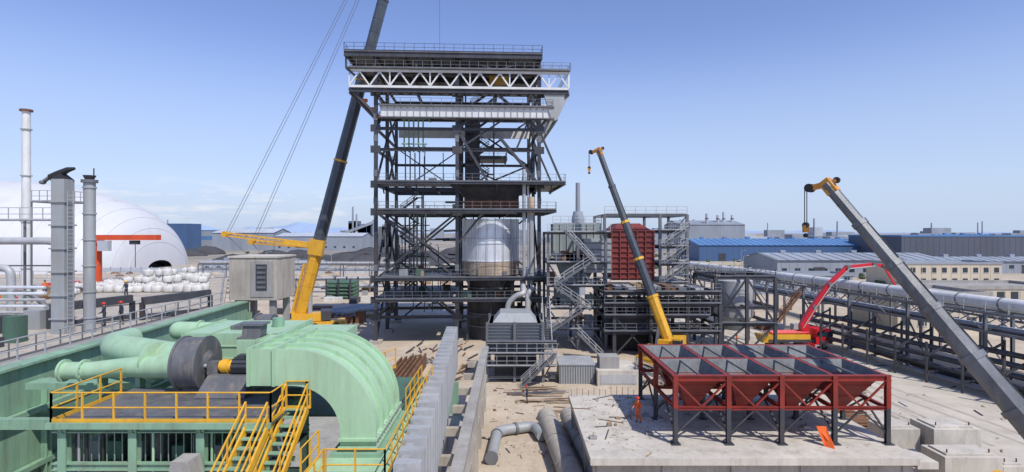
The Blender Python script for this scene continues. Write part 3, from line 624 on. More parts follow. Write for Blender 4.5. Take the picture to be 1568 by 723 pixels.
for xx in(-30.35,-29.95): s.beam((xx,37.9,10),(xx,37.9,19.8),.04,.04,'steel_light')
for i in range(33): s.beam((-30.35,37.9,10.2+i*.29),(-29.95,37.9,10.2+i*.29),.03,.03,'steel_light')
s.out('vent_duct')
s=MB(); s.cyl((-29.3,38.5,10),(-29.3,38.5,20.4),.36,.36,'clad_grey',18)
for z in [11+i*1.8 for i in range(6)]: s.cyl((-29.3,38.5,z),(-29.3,38.5,z+.1),.42,None,'clad_grey',18)
s.cyl((-29.3,38.5,20.4),(-29.3,38.5,20.6),.5,None,'steel_mid',18); s.cyl((-29.3,38.5,20.6),(-29.3,38.5,20.9),.25,.4,'steel_dark',18); s.cyl((-29.0,38.5,20.9),(-29.0,38.5,21.4),.04,None,'black',6); s.out('vent_pipe')
s=MB(); s.pipe([(-48,48,16.2),(-40,48,16.2),(-39.2,48,16),(-39.2,48,11)],.32,'steel_light',.9,14); s.pipe([(-44,46,14),(-41.5,46,14),(-41.5,46,10)],.3,'steel_light',.8,14); s.pipe([(-50,46,12),(-40,46,12),(-38,46,10.3)],.2,'steel_mid',.8,12)
for x in(-46,-43,-40): s.beam((x,49,10),(x,49,18),.15,.15,'steel_mid')
for z in(12,14,16,18): s.beam((-46,49,z),(-40,49,z),.12,.12,'steel_mid')
s.rail([(-46,48.5,18),(-40,48.5,18)],'steel_light',1.1,1.0)
s.rail([(-47.6,55,20),(-44.5,55,20),(-44.5,58,20)],'steel_light',1.1,.8); s.box(-47.6,-44.5,55,58,19.9,20,'steel_mid')
for x in(-47.6,-44.5): s.beam((x,55,10),(x,55,20),.12,.12,'steel_mid')
for i in range(16): s.beam((-44.5,55,10.5+i*.6),(-44.1,55,10.5+i*.6),.04,.04,'steel_light')
for k in range(5): s.cyl((-46+k*.5,44,10.6+.5*k),(-37,44,10.6+.5*k),.12,None,random.choice(('steel_light','clad_grey','silver')),10)
s.out('process_pipework')
s=MB()
for i in range(7):
    x=-34+R(-2,5)-i*.6;y=30+i*1.6; s.box(x,x+R(.5,1.3),y,y+R(.5,1.2),10,10+R(.6,2.0),random.choice(('green_dark','steel_mid','steel_dark','clad_grey')))
for k in range(10): s.beam((-36+k*.7,28+k*.3,10),(-36+k*.7,28+k*.3,10+R(1.5,3.4)),.1,.1,'steel_mid')
for z in (11.6,12.6): s.beam((-37,28,z),(-29,31,z),.1,.1,'steel_mid')
for k in range(5): s.pipe([(-36+k,29,10),(-36+k,29,11+.3*k),(-34+k,31,11+.3*k),(-34+k,31,10)],.08,random.choice(('steel_light','green','rust')),.3,8)
s.cyl((-33,27,10),(-33,27,12.4),.7,None,'green_dark',16); s.blob((-33,27,12.4),.7,.7,.35,'green_dark',1); s.out('pump_skid')
s=MB(); s.cyl((-52.6,70,10),(-52.6,70,15.9),.75,None,'orange_red',20); s.cyl((-52.6,70,15.5),(-52.6,70,16),1.0,None,'orange_red',20)
s.box(-53.6,-44.5,69.4,70.4,15.95,16.6,'orange_red'); s.box(-51.5,-50.2,68.9,69.6,14.6,15.9,'far_white'); s.box(-48,-47,69.6,70.2,15.4,15.9,'steel_dark'); s.cyl((-47.5,70,15.4),(-47.5,70,12.5),.04,None,'black',6); s.out('jib_crane')
# bulk bags: squat square sacks with lifting loops, in loose rows
s=MB()
def sack(x,y,z,rot,k=1.0):
    hh=R(.34,.46)*k; s.blob((x,y,z+hh),.52*k,.52*k,hh,'bagwhite',.42,12,7,rot,True,.07)
    s.blob((x,y,z+hh*1.95),.17*k,.17*k,.14,'bagwhite',.8,6,4,rot,True,.15)
    for q in range(4):
        a=rot+math.pi/4+q*math.pi/2; px=x+.5*k*math.cos(a);py=y+.5*k*math.sin(a)
        s.beam((px,py,z+hh*1.7),(x+.25*math.cos(a),y+.25*math.sin(a),z+hh*2+.2),.05,.02,'bagwhite')
for i in range(17):
    for k in range(9):
        x=-52+i*1.12+R(-.2,.2); y=64+k*1.25+R(-.2,.2)
        if x> -.51*y-3 or R(0,1)<.14: continue
        sack(x,y,10.0,R(-.3,.3))
        mid=abs(i-9)<4+R(-1,1) and 2<k<8
        if mid and R(0,1)<.7: sack(x+R(-.2,.2),y+R(-.2,.2),10.82,R(-.5,.5),.95)
        if mid and abs(i-8)<2 and R(0,1)<.45: sack(x,y,11.6,R(-.5,.5),.9)
for i in range(12): sack(R(-54,-47),R(57,63),10,R(0,3),R(.6,.9))
s.out('bulk_bags')
s=MB()
for i in range(90):
    x=R(-58,-48);y=R(54,76);z=R(.2,.7); s.box(x,x+R(.3,1.3),y,y+R(.3,1.0),10,10+z,random.choice(('wood','steel_mid','cloth_orange','pump_red','green_dirty','bagwhite','steel_light','rust')))
for i in range(8): s.cyl((-40+i*.3,50+i*.2,10.15),(-34+i*.1,56+i*.2,10.15),.1,None,'steel_light',8)
s.out('stored_materials')
s=MB(); s.box(-26,-21.6,51,55.2,10.7,14.6,'concrete'); s.box(-24,-21.9,50.94,51,11,14.3,'concrete_grey'); s.box(-23.5,-22.5,50.9,50.94,11.6,14,'steel_dark'); s.box(-26.1,-21.5,50.9,55.3,14.6,14.75,'concrete_light')
for i in range(5): s.box(-23.4,-22.6,50.86,50.9,11.8+i*.45,12+i*.45,'steel_mid')
for x in(-25.4,-22.2):
    for y in(51.6,54.6): s.box(x-.25,x+.25,y-.25,y+.25,0,10.7,'concrete_grey')
s.out('concrete_bunker')
s=MB(); n=28; vs=[];K=44; xe=-166.; cy=262; 
def dome_pt(u,v):
    a=math.pi*v
    if u<.5: xo=xe-240+u/.5*160; sc_=1
    else:
        q=(u-.5)/.5*math.pi/2; xo=xe-80+math.sin(q)*80; sc_=max(.02,math.cos(q))**.62
    return (xo,cy-math.cos(a)*48*(max(.02,sc_)**.7),math.sin(a)*41*sc_)
for i in range(K+1):
    for j in range(n+1): vs.append(dome_pt(i/K,j/n))
s.add(vs,[(i*(n+1)+j,(i+1)*(n+1)+j,(i+1)*(n+1)+j+1,i*(n+1)+j+1) for i in range(K) for j in range(n)],'membrane',True)
for i in range(0,K-1,2):
    pts=[dome_pt(i/K,j/n) for j in range(n+1)]; s.sweep([(p_[0],p_[1],p_[2]) for p_ in pts],.16,'membrane',6)
s.out('air_dome')
# green machinery
E=empty('ventilation_duct_system')
def path(cx,cz,ro,ri,x0,zb,N_=20):
    o=[(x0,cz+ro)];i_=[(x0,cz+ri)]
    for k in range(N_+1):
        a=math.pi/2*(1-k/N_); o.append((cx+ro*math.cos(a),cz+ro*math.sin(a))); i_.append((cx+ri*math.cos(a),cz+ri*math.sin(a)))
    o.append((cx+ro,zb)); i_.append((cx+ri,zb)); return o,i_
def elbow(g,cx,cz,ro,ri,x0,zb,y0,y1,m):
    o,i_=path(cx,cz,ro,ri,x0,zb); n=len(o); vs=[(x,y0,z) for x,z in o]+[(x,y1,z) for x,z in o]+[(x,y0,z) for x,z in i_]+[(x,y1,z) for x,z in i_]
    g.add(vs,[(k,n+k,n+k+1,k+1) for k in range(n-1)],m,True)
    g.add(vs,[(2*n+k,2*n+k+1,3*n+k+1,3*n+k) for k in range(n-1)],m,True)
    g.add(vs,[(k,k+1,2*n+k+1,2*n+k) for k in range(n-1)],m); g.add(vs,[(n+k,3*n+k,3*n+k+1,n+k+1) for k in range(n-1)],m)
    g.add(vs,[(0,2*n,3*n,n),(n-1,2*n-1,4*n-1,3*n-1)],m)
g=MB(); elbow(g,-8.7,9,3.2,2.0,-10.4,8.2,22,26.5,'green')
for y in(22,23.1,24.2,25.3,26.38): elbow(g,-8.7,9,3.34,1.9,-10.4,8.25,y-.04,y+.08,'green')
for x in(-10.4,-9.4): g.box(x-.06,x+.06,21.85,26.65,10.9,12.4,'green')
for z in(8.42,8.75): g.box(-6.85,-5.3,21.8,26.7,z,z+.1,'green')
for i in range(14): g.cyl((-5.35,21.95+i*.35,8.4),(-5.35,21.95+i*.35,8.9),.03,None,'steel_light',5)
g.box(-7.1,-5.1,21.6,26.9,8.2,8.34,'green_dirty'); g.box(-6.8,-5.4,22,26.5,3,8.2,'green_dirty')
g.box(-12.4,-10.46,25.0,26.4,10.3,12.1,'green'); g.box(-11.5,-11.4,24.93,26.47,10.25,12.17,'green')
g.box(-16,-11.2,27,31,10.2,12.05,'green')
for x in(-16,-14.5,-13,-11.2): g.box(x-.05,x+.05,26.92,31.08,10.15,12.13,'green')
for z in(10.8,11.4): g.box(-16.02,-11.18,26.95,31.03,z,z+.06,'green')
g.box(-11.1,-8.5,27.2,30.5,10.4,11.9,'green')
g.box(-14.2,-13.2,28,29.4,12.05,12.25,'fan_grey'); g.cyl((-12.2,29,12.05),(-12.2,29,12.5),.3,None,'green_dirty',14)
g.out('main_elbow_duct',E)
g=MB()
g.sweep([(-20.2,25,10.75),(-19,25,10.75),(-17.4,25,10.9),(-16,24.7,11.0),(-14.5,24.5,11.1)],[.38,.38,.42,.5,.6],'green',24)
g.sweep([(-20.6,30,11.2),(-20.2,28.2,11.25),(-19.2,27,11.3),(-17.8,26.3,11.3),(-16,25.6,11.2),(-14.5,25,11.15)],[.6,.62,.66,.7,.74,.8],'green',24)
for x in(-16.1,-14.75): g.cyl((x,25.1,11.15),(x+.12,25.05,11.15),.86,None,'green',24)
g.cyl((-19.3,25,10.75),(-19.2,25,10.75),.5,None,'green',20); g.cyl((-20.2,25,10.75),(-20.1,25,10.75),.5,None,'green',20)
for k in range(12):
    a=k*math.pi/6
    g.cyl((-19.33,25+.44*math.cos(a),10.75+.44*math.sin(a)),(-19.17,25+.44*math.cos(a),10.75+.44*math.sin(a)),.03,None,'steel_light',5)
g.cyl((-19.2,32,11.3),(-14.6,32,11.2),.52,.52,'green',24); g.blob((-19.2,32,11.3),.5,.52,.52,'green',1,14,10)
for x in(-18,-16.4,-15): g.cyl((x,32,11.3),(x+.1,32,11.3),.6,None,'green',20)
for x in(-18.5,-16.8):
    g.box(x-.1,x+.1,24.9,25.3,9.9,10.6,'green_dirty'); g.box(x-.1,x+.1,31.8,32.2,8,10.9,'green_dirty')
g.out('inlet_pipes',E)
F=empty('centrifugal_fan')
g=MB(); g.cyl((-14.5,24.6,11.2),(-13.5,24.6,11.2),1.12,None,'fan_grey',40); g.cyl((-14.55,24.6,11.2),(-14.45,24.6,11.2),1.18,None,'fan_grey',40); g.cyl((-13.55,24.6,11.2),(-13.45,24.6,11.2),1.18,None,'fan_grey',40); g.cyl((-13.45,24.6,11.2),(-13.3,24.6,11.2),.55,.3,'fan_grey',20)
g.box(-14.4,-13.6,24.2,25.6,10,11,'fan_grey'); g.out('scroll_casing',F)
g=MB(); g.hexa([(-13.3,23.2,10.03),(-11.2,23.2,10.03),(-11.2,25,10.03),(-13.3,25,10.03)],[(-13.0,23.7,10.85),(-11.3,23.7,10.85),(-11.3,24.8,10.85),(-13.0,24.8,10.85)],'fan_grey')
g.cyl((-12.7,24.2,11.15),(-12.15,24.2,11.15),.24,None,'yellow',18); g.cyl((-12.6,24.2,11.15),(-12.3,24.2,11.15),.3,None,'yellow',18); g.cyl((-12.1,24.2,11.15),(-11.3,24.2,11.15),.36,None,'steel_dark',18); g.cyl((-11.3,24.2,11.15),(-11.05,24.2,11.15),.36,.2,'black',18)
for k in range(12):
    a=k*math.pi/6; g.beam((-12.1,24.2+.37*math.cos(a),11.15+.37*math.sin(a)),(-11.3,24.2+.37*math.cos(a),11.15+.37*math.sin(a)),.04,.04,'black')
g.box(-11.9,-11.6,24.0,24.4,11.45,11.65,'steel_dark')
g.cyl((-13.4,24.2,11.15),(-12.6,24.2,11.15),.09,None,'steel_light',10); g.box(-13.2,-12.75,24,24.4,10.8,11.35,'fan_grey'); g.out('motor_and_base',F)
g=MB(); g.hexa([(-12.5,25.2,11.0),(-11.6,25.2,11.0),(-11.6,26,11.0),(-12.5,26,11.0)],[(-12.3,25.4,12.7),(-11.5,25.4,12.7),(-11.5,26.1,12.7),(-12.3,26.1,12.7)],'fan_grey'); g.box(-12.4,-11.4,25.3,26.2,12.7,12.78,'steel_mid')
for z in(11.5,12.1): g.box(-12.52,-11.45,25.22,26.12,z,z+.07,'fan_grey')
g.out('outlet_duct',F)
g=MB(); g.cyl((-14.6,32,11.4),(-13.7,32,11.4),.85,None,'fan_grey',30); g.cyl((-14.65,32,11.4),(-14.55,32,11.4),.92,None,'fan_grey',30); g.cyl((-13.7,32,11.4),(-13,32,11.4),.4,.3,'fan_grey',20); g.box(-14.4,-13.0,31.4,32.6,10,10.9,'fan_grey'); g.out('centrifugal_fan')
P_=MB(); P_.box(-16.9,-9.4,20.3,24.9,9.9,10.0,'fan_grey'); P_.box(-17,-8.8,20.2,20.3,9.8,10.02,'green_dirty'); P_.box(-9.4,-8.85,20.3,21.9,9.9,10.0,'fan_grey')
P_.rail([(-16.9,24,10),(-16.9,20.35,10),(-8.85,20.35,10),(-8.85,21.4,10)],'yellow',1.1,1.15,.03)
for x in(-16.6,-14,-11.5,-9.2):
    P_.ibeam((x,20.6,0),(x,20.6,9.8),.3,.3,'green_dirty',(0,1,0)); P_.ibeam((x,24.6,0),(x,24.6,9.8),.3,.3,'green_dirty',(0,1,0)); P_.ibeam((x,20.4,9.7),(x,31,9.7),.2,.3,'green_dirty')
for z in(9.7,8.3,6.4): P_.ibeam((-17,20.6,z),(-9,20.6,z),.2,.28,'green_dirty'); P_.ibeam((-17,24.6,z),(-9,24.6,z),.2,.28,'green_dirty')
P_.box(-22.8,-16.9,26,27,9.6,9.9,'green_dirty'); P_.beam((-23,22,9.4),(-16.9,22,9.4),.3,.4,'green_dirty'); P_.beam((-23,30,9.4),(-9,30,9.4),.3,.4,'green_dirty')
P_.box(-16.8,-9,21.2,24.4,8.1,8.16,'steel_dark'); P_.box(-23,-5,27,34,8.0,8.1,'green_dark')
for i in range(9):
    x=-16.4+i*.82; P_.box(x,x+.5,21.4,22.6,8.2,8.2+R(.4,1.2),random.choice(('green_dark','fan_grey','green_dirty','clad_grey')))
for i in range(26):
    x=-16.7+i*.29; P_.beam((x,20.9,8.3),(x,20.9,9.6),.03,.03,'green_dirty')
for i in range(5): P_.cyl((-17,21+i*.5,7.6),(-9,21+i*.5,7.6),.1,None,random.choice(('green','green_dark','clad_grey')),8)
for i in range(12): 
    x=-16.5+R(0,7); P_.cyl((x,20.75,6.5),(x,20.75,9.6),.05,None,random.choice(('green','clad_grey','black')),6)
P_.hexa([(-12.2,19.6,8.0),(-11.2,19.6,8.0),(-11.2,20.3,8.0),(-12.2,20.3,8.0)],[(-12.0,19.5,8.9),(-11.4,19.5,8.9),(-11.4,20.3,8.9),(-12,20.3,8.9)],'concrete_grey')
P_.out('fan_platform',E)
P_=MB()
P_.stair((-8.5,21.9,10),(-8.6,17.0,6.4),.85,'green_dirty','yellow','yellow',.026); P_.stair((-9.3,20.2,9.8),(-9.5,16,6.6),.8,'green_dirty','yellow','yellow',.026)
P_.rail([(-8.9,21.9,10),(-8.1,21.9,10),(-8.0,22.0,10)],'yellow',1.1,.7,.03)
P_.box(-7.6,-4.5,19.6,21.6,8.1,8.2,'green'); P_.box(-5.1,-4.4,21.6,32,8.1,8.2,'green')
P_.rail([(-6.7,17,7.9),(-6.7,19.7,8.2)],'yellow',1.1,.9,.03); P_.rail([(-6.6,19.65,8.2),(-4.5,19.65,8.2),(-4.6,32,8.2)],'yellow',1.1,1.1,.03)
P_.rail([(-7.5,21.5,8.2),(-7.5,19.7,8.2)],'yellow',1.1,.9,.03); P_.rail([(-5.2,27.2,8.2),(-5.2,32,8.2)],'yellow',1.1,1.1,.03)
P_.rail([(-7.9,27,9.4),(-6.5,31,9.4)],'yellow',1.1,1,.03)
P_.hexa([(-10.2,15.5,8.2),(-9.6,15.4,8.2),(-8.4,18.2,8.2),(-8.9,18.4,8.2)],[(-10.2,15.5,8.5),(-9.6,15.4,8.5),(-8.4,18.2,8.5),(-8.9,18.4,8.5)],'concrete_light')
P_.out('access_stairs',E)
# corrugated wall
c=MB()
def wx(y): return -3.65-(y-18)*.052
y=12.0
while y<47:
    a=wx(y)
    c.hexa([(a-.3,y,5.4),(a,y,5.4),(a,y+.45,5.4),(a-.3,y+.45,5.4)],[(a-.3,y,8.75),(a,y,8.75),(a,y+.45,8.75),(a-.3,y+.45,8.75)],'clad_grey')
    c.hexa([(a-.45,y+.45,5.4),(a,y+.45,5.4),(a+.5,y+.57,5.4),(a+.5,y+.85,5.4)],[(a-.45,y+.45,8.9),(a,y+.45,8.9),(a+.5,y+.57,8.9),(a+.5,y+.85,8.9)],'steel_light')
    c.hexa([(a-.45,y+.45,5.4),(a+.5,y+.85,5.4),(a,y+.95,5.4),(a-.45,y+.95,5.4)],[(a-.45,y+.45,8.9),(a+.5,y+.85,8.9),(a,y+.95,8.9),(a-.45,y+.95,8.9)],'steel_light')
    y+=1.15
c.beam((wx(12)+.3,12,5.3),(wx(47)+.3,47,5.3),.3,.2,'concrete_grey'); c.beam((wx(12)-.3,12,2.6),(wx(47)-.3,47,2.6),.2,5,'concrete_grey')
c.out('ribbed_cladding_wall')
c=MB()
for i in range(9):
    y=17+i*4.4; c.box(-2.9-.02*i,-2.3-.02*i,y,y+.6,0,5,'concrete'); c.box(-4.2,-2.9,y+.1,y+.5,4.2,4.7,'concrete')
c.box(-3.0,-2.35,14,56,5,5.45,'concrete_grey'); c.box(-2.8,-2.5,14,56,2.3,2.6,'concrete_grey'); c.out('concrete_frame')
# central yard
s=MB()
for a,b in(((3.0,48.5,.85),(4.6,28,.85)),((5.0,48.8,.85),(6.6,28,.85))):
    s.cyl(a,b,.8,None,'concrete',28,False); s.cyl(a,b,.68,None,'concrete_grey',28,False)
    A=Vector(a);B=Vector(b)
    for k in range(5): q=A.lerp(B,(k+.5)/5); s.cyl(q,q+(B-A).normalized()*.15,.84,None,'concrete_grey',28)
s.out('concrete_pipes')
s=MB(); s.pipe([(-1.5,40.5,.5),(-1.2,46,.5),(1.9,47.2,.5),(2.4,44.8,.5)],.42,'clad_grey',.9,16); s.cyl((-1.5,40.4,.5),(-1.5,40.6,.5),.5,None,'steel_mid',16); s.cyl((-1.25,45,.5),(-1.25,45.2,.5),.5,None,'steel_mid',16); s.cyl((.2,46.5,.5),(.4,46.6,.5),.5,None,'steel_mid',16); s.out('bent_steel_pipe')
s=MB(); s.sweep([(3.3+.9*math.cos(a),50.4+.9*math.sin(a),.15) for a in [i*math.pi/10 for i in range(21)]],.16,'tan_rust',8,False); s.out('steel_ring')
s=MB()
for i in range(22):
    x=R(-1.5,3.5);y=R(55,60);a=R(-.15,.2);l=R(2,4.5); s.beam((x,y,.08+.06*(i%5)),(x+l*math.cos(a),y+l*math.sin(a),.1+.06*(i%5)),R(.12,.3),.06,random.choice(('wood','wood','rust','steel_mid','tan_rust')))
for i in range(8):
    x=R(3,7);y=R(51,56);a=R(-.5,.5);l=R(1,2.5); s.beam((x,y,.08),(x+l*math.cos(a),y+l*math.sin(a),.1),.15,.06,'wood')
s.out('timber_planks')
s=MB()
for i in range(420):
    x=R(-2.3,12) if i%2 else R(-2.3,4.4); y=R(28,62)
    if 4.3<x and y<45: continue
    k=R(.03,.08) if i%6 else R(.1,.22); s.blob((x,y,.02),k,k*R(.6,1.3),k*.6,random.choice(('concrete','sandy_ground','rust','sandy_ground')),.9,6,4,R(0,3),True,.2)
for i in range(24):
    x=R(-2.3,4.2);y=R(30,60);a=R(0,3); s.beam((x,y,.05),(x+R(.3,1.3)*math.cos(a),y+R(.3,1.3)*math.sin(a),.05),.06,.05,random.choice(('rust','wood','steel_dark')))
s.blob((1.9,37.6,.3),.35,.3,.3,'bagwhite',.7); s.out('rubble')
s=MB()
for i in range(200):
    x=R(26,49);y=R(36,110); k=R(.05,.24); s.blob((x,y,.02),k,k*R(.6,1.4),k*.6,random.choice(('concrete','sandy_ground','sandy_ground','rust')),.9,6,4,R(0,3),True,.2)
for i in range(24):
    x=R(25,48);y=R(42,100);a=R(0,3); s.beam((x,y,.05),(x+R(.4,2)*math.cos(a),y+R(.4,2)*math.sin(a),.06),.1,.07,random.choice(('rust','wood','steel_dark','steel_light')))
s.out('rubble')
s=MB()
for k in range(4):
    for i in range(9): s.beam((23.8+i*.4,49+k*.2,.1+.22*k),(29+i*.35,49.2+k*.2,.1+.22*k),.12,.2,'rust')
for k in range(3):
    for i in range(11): s.cyl((25+k*.1,47.5+i*.35,.2+.25*k),(31,47.5+i*.35,.2+.25*k),.1,None,'rust',6)
s.out('steel_sections_stack')
s=MB()
for x,y in((31,58),(34,57),(33,61)):
    s.box(x,x+2.4,y,y+1.6,.1,1.3,'concrete_light')
    for k in range(4): s.box(x-.1,x+2.5,y-.1,y+1.7,.2+.3*k,.24+.3*k,'wood')
s.out('pallet_stack')
s=MB(); s.box(30,33,68,72,0,1.5,'far_white'); s.box(35,40,96,99,0,2.5,'far_white'); s.box(34.8,40.2,95.8,99.2,2.5,2.65,'blue_clad'); s.box(36,37,95.94,96,.1,2,'steel_dark'); s.out('site_cabin')
s=MB()
for i in range(6):
    for k in range(5): s.cyl((-47,140+i*1.0,.5+k*.9),(-40,140+i*1.0,.5+k*.9),.35,None,'green_dark',8)
for x in(-46.5,-43.5,-40.5): s.beam((x,139,0),(x,139,5.2),.35); s.beam((x,146,0),(x,146,5.2),.35)
s.out('tube_bundle_rack')
s=MB()
for i in range(8): s.cyl((-42+i*1.1,112,.5),(-34+i*1.1,124,.5),.45,None,random.choice(('clad_grey','steel_light','steel_mid')),12)
for i in range(5): s.box(-37+i*2,-35.6+i*2,103,105,0,R(1,2.2),'rust')
for i in range(60):
    x=R(-60,-22);y=R(105,195); s.box(x,x+R(1,4),y,y+R(1,4),0,R(.3,1.4),random.choice(('rust','steel_mid','concrete_light','clad_grey','wood','steel_dark','bagwhite')))
s.out('stored_pipes')
s=MB()
for i in range(50):
    x=R(-15,-5.5);y=R(60,84); s.beam((x,y,.1),(x+R(-2,2),y+R(1,3),R(.1,.5)),.2,.12,random.choice(('rust','wood','steel_mid','steel_dark')))
for i in range(6): s.box(-14+i*.6,-13.8+i*.6,56,70,0,1.2+.1*i,'rust')
s.out('scrap_steel')
def rack(name,p,q,z,w,npipe,sp=9,pr=.7,mcol='steel_mid',big='steel_light'):
    s=MB(); p=Vector(p);q=Vector(q);d=(q-p);L_=d.length;d.normalize();sd_=Vector((-d.y,d.x,0)); n=int(L_/sp)
    for i in range(n+1):
        c=p+d*(L_*i/n)
        for sg in(-1,1): s.ibeam(c+sd_*sg*w/2,c+sd_*sg*w/2+Vector((0,0,z+.2)),.3,.3,mcol,(0,1,0))
        for zz in(z-2,z): s.ibeam(c-sd_*w/2+Vector((0,0,zz)),c+sd_*w/2+Vector((0,0,zz)),.2,.3,mcol)
        if i%2==0: s.beam(c-sd_*w/2,c+sd_*w/2+Vector((0,0,z-2)),.15,.15,mcol)
    for sg in(-1,1):
        for zz in(z-2,z): s.beam(p+sd_*sg*w/2+Vector((0,0,zz)),q+sd_*sg*w/2+Vector((0,0,zz)),.2,.28,mcol)
        m_=n*3
        for i in range(m_):
            a=p+d*(L_*i/m_);b=p+d*(L_*(i+1)/m_); o=sd_*sg*w/2
            s.beam(a+o+Vector((0,0,z-2 if i%2 else z)),b+o+Vector((0,0,z if i%2 else z-2)),.1,.1,mcol)
    s.cyl(p+Vector((0,0,z+pr+.15))-sd_*.6,q+Vector((0,0,z+pr+.15))-sd_*.6,pr,None,big,16)
    for i in range(n*2): c=p+d*(L_*i/(n*2))-sd_*.6+Vector((0,0,z+pr+.15)); s.cyl(c,c+d*.15,pr*1.1,None,mcol,16)
    for i in range(npipe): o=sd_*(-w/2+.4+i*(w-.8)/max(1,npipe-1))+Vector((0,0,z-1.75)); s.cyl(p+o,q+o,.16+.08*(i%3),None,random.choice(('steel_light','silver','clad_grey','steel_dark')),10)
    s.rail([p+sd_*w/2+Vector((0,0,z+.2)),q+sd_*w/2+Vector((0,0,z+.2))],'steel_light',1.1,2.5,.03,False)
    return s.out(name)
rack('pipe_rack',(53.8,50,0),(41.5,138,0),8.3,3.4,5,big='white_steel')
rack('pipe_rack',(63,52,0),(58,140,0),6.2,3.0,5,9,.4)
rack('pipe_rack',(-115,205,0),(-30,200,0),5,3,4,10,.5,'steel_mid')
rack('pipe_rack',(-110,150,0),(-30,158,0),3.5,2.4,4,10,.35,'steel_mid')
s=MB()
for k in range(5):
    z=.8+k*.9; s.cyl((50+k*.7,48,z),(44+k*.6,86,z),.3,None,random.choice(('steel_dark','steel_mid')),10)
for i in range(9):
    y=50+i*4.2; x=50-(y-48)*.155; s.beam((x-1,y,0),(x-1,y,4.6),.2); s.beam((x+3.4,y,0),(x+3.4,y,5.6),.2); s.beam((x-1,y,3),(x+3.4,y,5.3),.2); s.beam((x-1,y,1.2),(x+3.4,y,1.6),.2)
s.box(51,56,52,86,.05,1.0,'steel_dark'); s.out('pipeline_bundle')
# ------------------------------------------------------------------ background buildings
def bld(name,x0,x1,y0,y1,h_,mw,mr='far_white',gable=0,win=None,stripe=None,doors=0):
    e=empty(name); b=MB(); b.box(x0,x1,y0,y1,0,h_,mw)
    k=x0+1.5
    while k<x1-1: b.box(k,k+.12,y0-.06,y0,0.1,h_-.1,mw); k+=3
    b.out('walls',e)
    r_=MB()
    if gable:
        ym=(y0+y1)/2; o=.6; r_.add([(x0-o,y0-o,h_),(x1+o,y0-o,h_),(x1+o,ym,h_+gable),(x0-o,ym,h_+gable),(x0-o,y1+o,h_),(x1+o,y1+o,h_)],[(0,1,2,3),(3,2,5,4)],mr); r_.add([(x0,y0,h_),(x0,y1,h_),(x0,ym,h_+gable-.05)],[(0,1,2)],mw); r_.add([(x1,y0,h_),(x1,y1,h_),(x1,ym,h_+gable-.05)],[(0,1,2)],mw)
        k=x0
        while k<x1: r_.beam((k,y0-o,h_+.1),(k,ym,h_+gable+.1),.15,.15,mr); k+=4
        k=x0+8
        while k<x1-5: r_.box(k,k+2,ym-1,ym+1,h_+gable-.3,h_+gable+1,mr); k+=14
    else:
        r_.box(x0-.2,x1+.2,y0-.2,y0+.3,h_,h_+.7,mr); r_.box(x0-.2,x1+.2,y1-.3,y1+.2,h_,h_+.7,mr); r_.box(x0-.2,x0+.3,y0+.3,y1-.3,h_,h_+.7,mr); r_.box(x1-.3,x1+.2,y0+.3,y1-.3,h_,h_+.7,mr)
        r_.box(x0+.3,x1-.3,y0+.3,y1-.3,h_,h_+.1,mr)
    r_.out('roof',e)
    w_=MB()
    if win:
        sp,ww,rows=win; n=int((x1-x0)/sp)
        for rr in rows:
            for i in range(n): xx=x0+sp*(i+.5)-ww/2; w_.box(xx,xx+ww,y0-.05,y0+.1,rr,rr+1.5,'glass'); w_.box(xx-.1,xx+ww+.1,y0-.12,y0,rr-.12,rr-.01,'far_white')
    if stripe: w_.box(x0-.05,x1+.05,y0-.1,y0,h_*stripe[0],h_*stripe[1],stripe[2])
    for i in range(doors): xx=x0+(x1-x0)*(i+.5)/doors; w_.box(xx-2,xx+2,y0-.14,y0,0,min(4.5,h_*.6),'steel_dark')
    if w_.v: w_.out('openings',e)
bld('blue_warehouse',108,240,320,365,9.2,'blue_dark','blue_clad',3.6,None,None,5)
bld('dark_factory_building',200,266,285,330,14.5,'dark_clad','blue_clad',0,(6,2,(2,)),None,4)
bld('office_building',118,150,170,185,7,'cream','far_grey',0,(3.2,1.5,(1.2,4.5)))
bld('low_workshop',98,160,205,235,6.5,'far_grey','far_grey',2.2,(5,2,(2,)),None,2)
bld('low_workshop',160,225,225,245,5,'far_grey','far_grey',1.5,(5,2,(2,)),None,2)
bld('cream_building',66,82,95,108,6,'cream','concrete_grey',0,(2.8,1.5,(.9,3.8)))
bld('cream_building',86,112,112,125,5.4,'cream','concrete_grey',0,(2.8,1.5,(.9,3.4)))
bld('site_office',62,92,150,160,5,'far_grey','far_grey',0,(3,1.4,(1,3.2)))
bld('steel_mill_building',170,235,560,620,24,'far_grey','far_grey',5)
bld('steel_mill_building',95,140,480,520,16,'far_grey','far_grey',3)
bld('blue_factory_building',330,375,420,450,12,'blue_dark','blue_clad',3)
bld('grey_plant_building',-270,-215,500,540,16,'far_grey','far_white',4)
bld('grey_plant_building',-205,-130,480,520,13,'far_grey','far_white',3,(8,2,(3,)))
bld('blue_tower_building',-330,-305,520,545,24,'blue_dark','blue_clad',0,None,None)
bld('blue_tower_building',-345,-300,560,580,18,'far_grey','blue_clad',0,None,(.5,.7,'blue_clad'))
bld('perimeter_workshop',-130,-80,232,240,4,'far_white','far_grey',1,(5,2,(1,)))
for x,y in ((215,580),(222,582),(230,580),(200,570)):
    s=MB(); s.cyl((x,y,0),(x,y,R(32,40)),1.8,1.4,'far_white',12); s.cyl((x,y,30),(x,y,31),1.75,None,'rust',12); s.out('factory_chimney')
s=MB()
for i in range(16):
    x=-190+R(0,60);y=600; hgt=R(14,30); s.box(x,x+R(3,10),y,y+10,0,hgt,random.choice(('far_grey','dark_clad','blue_dark','steel_mid')))
for x,hh in((-172,44),(-168,36),(-150,30)): s.cyl((x,600,0),(x,600,hh),1.2,.9,'far_grey',10)
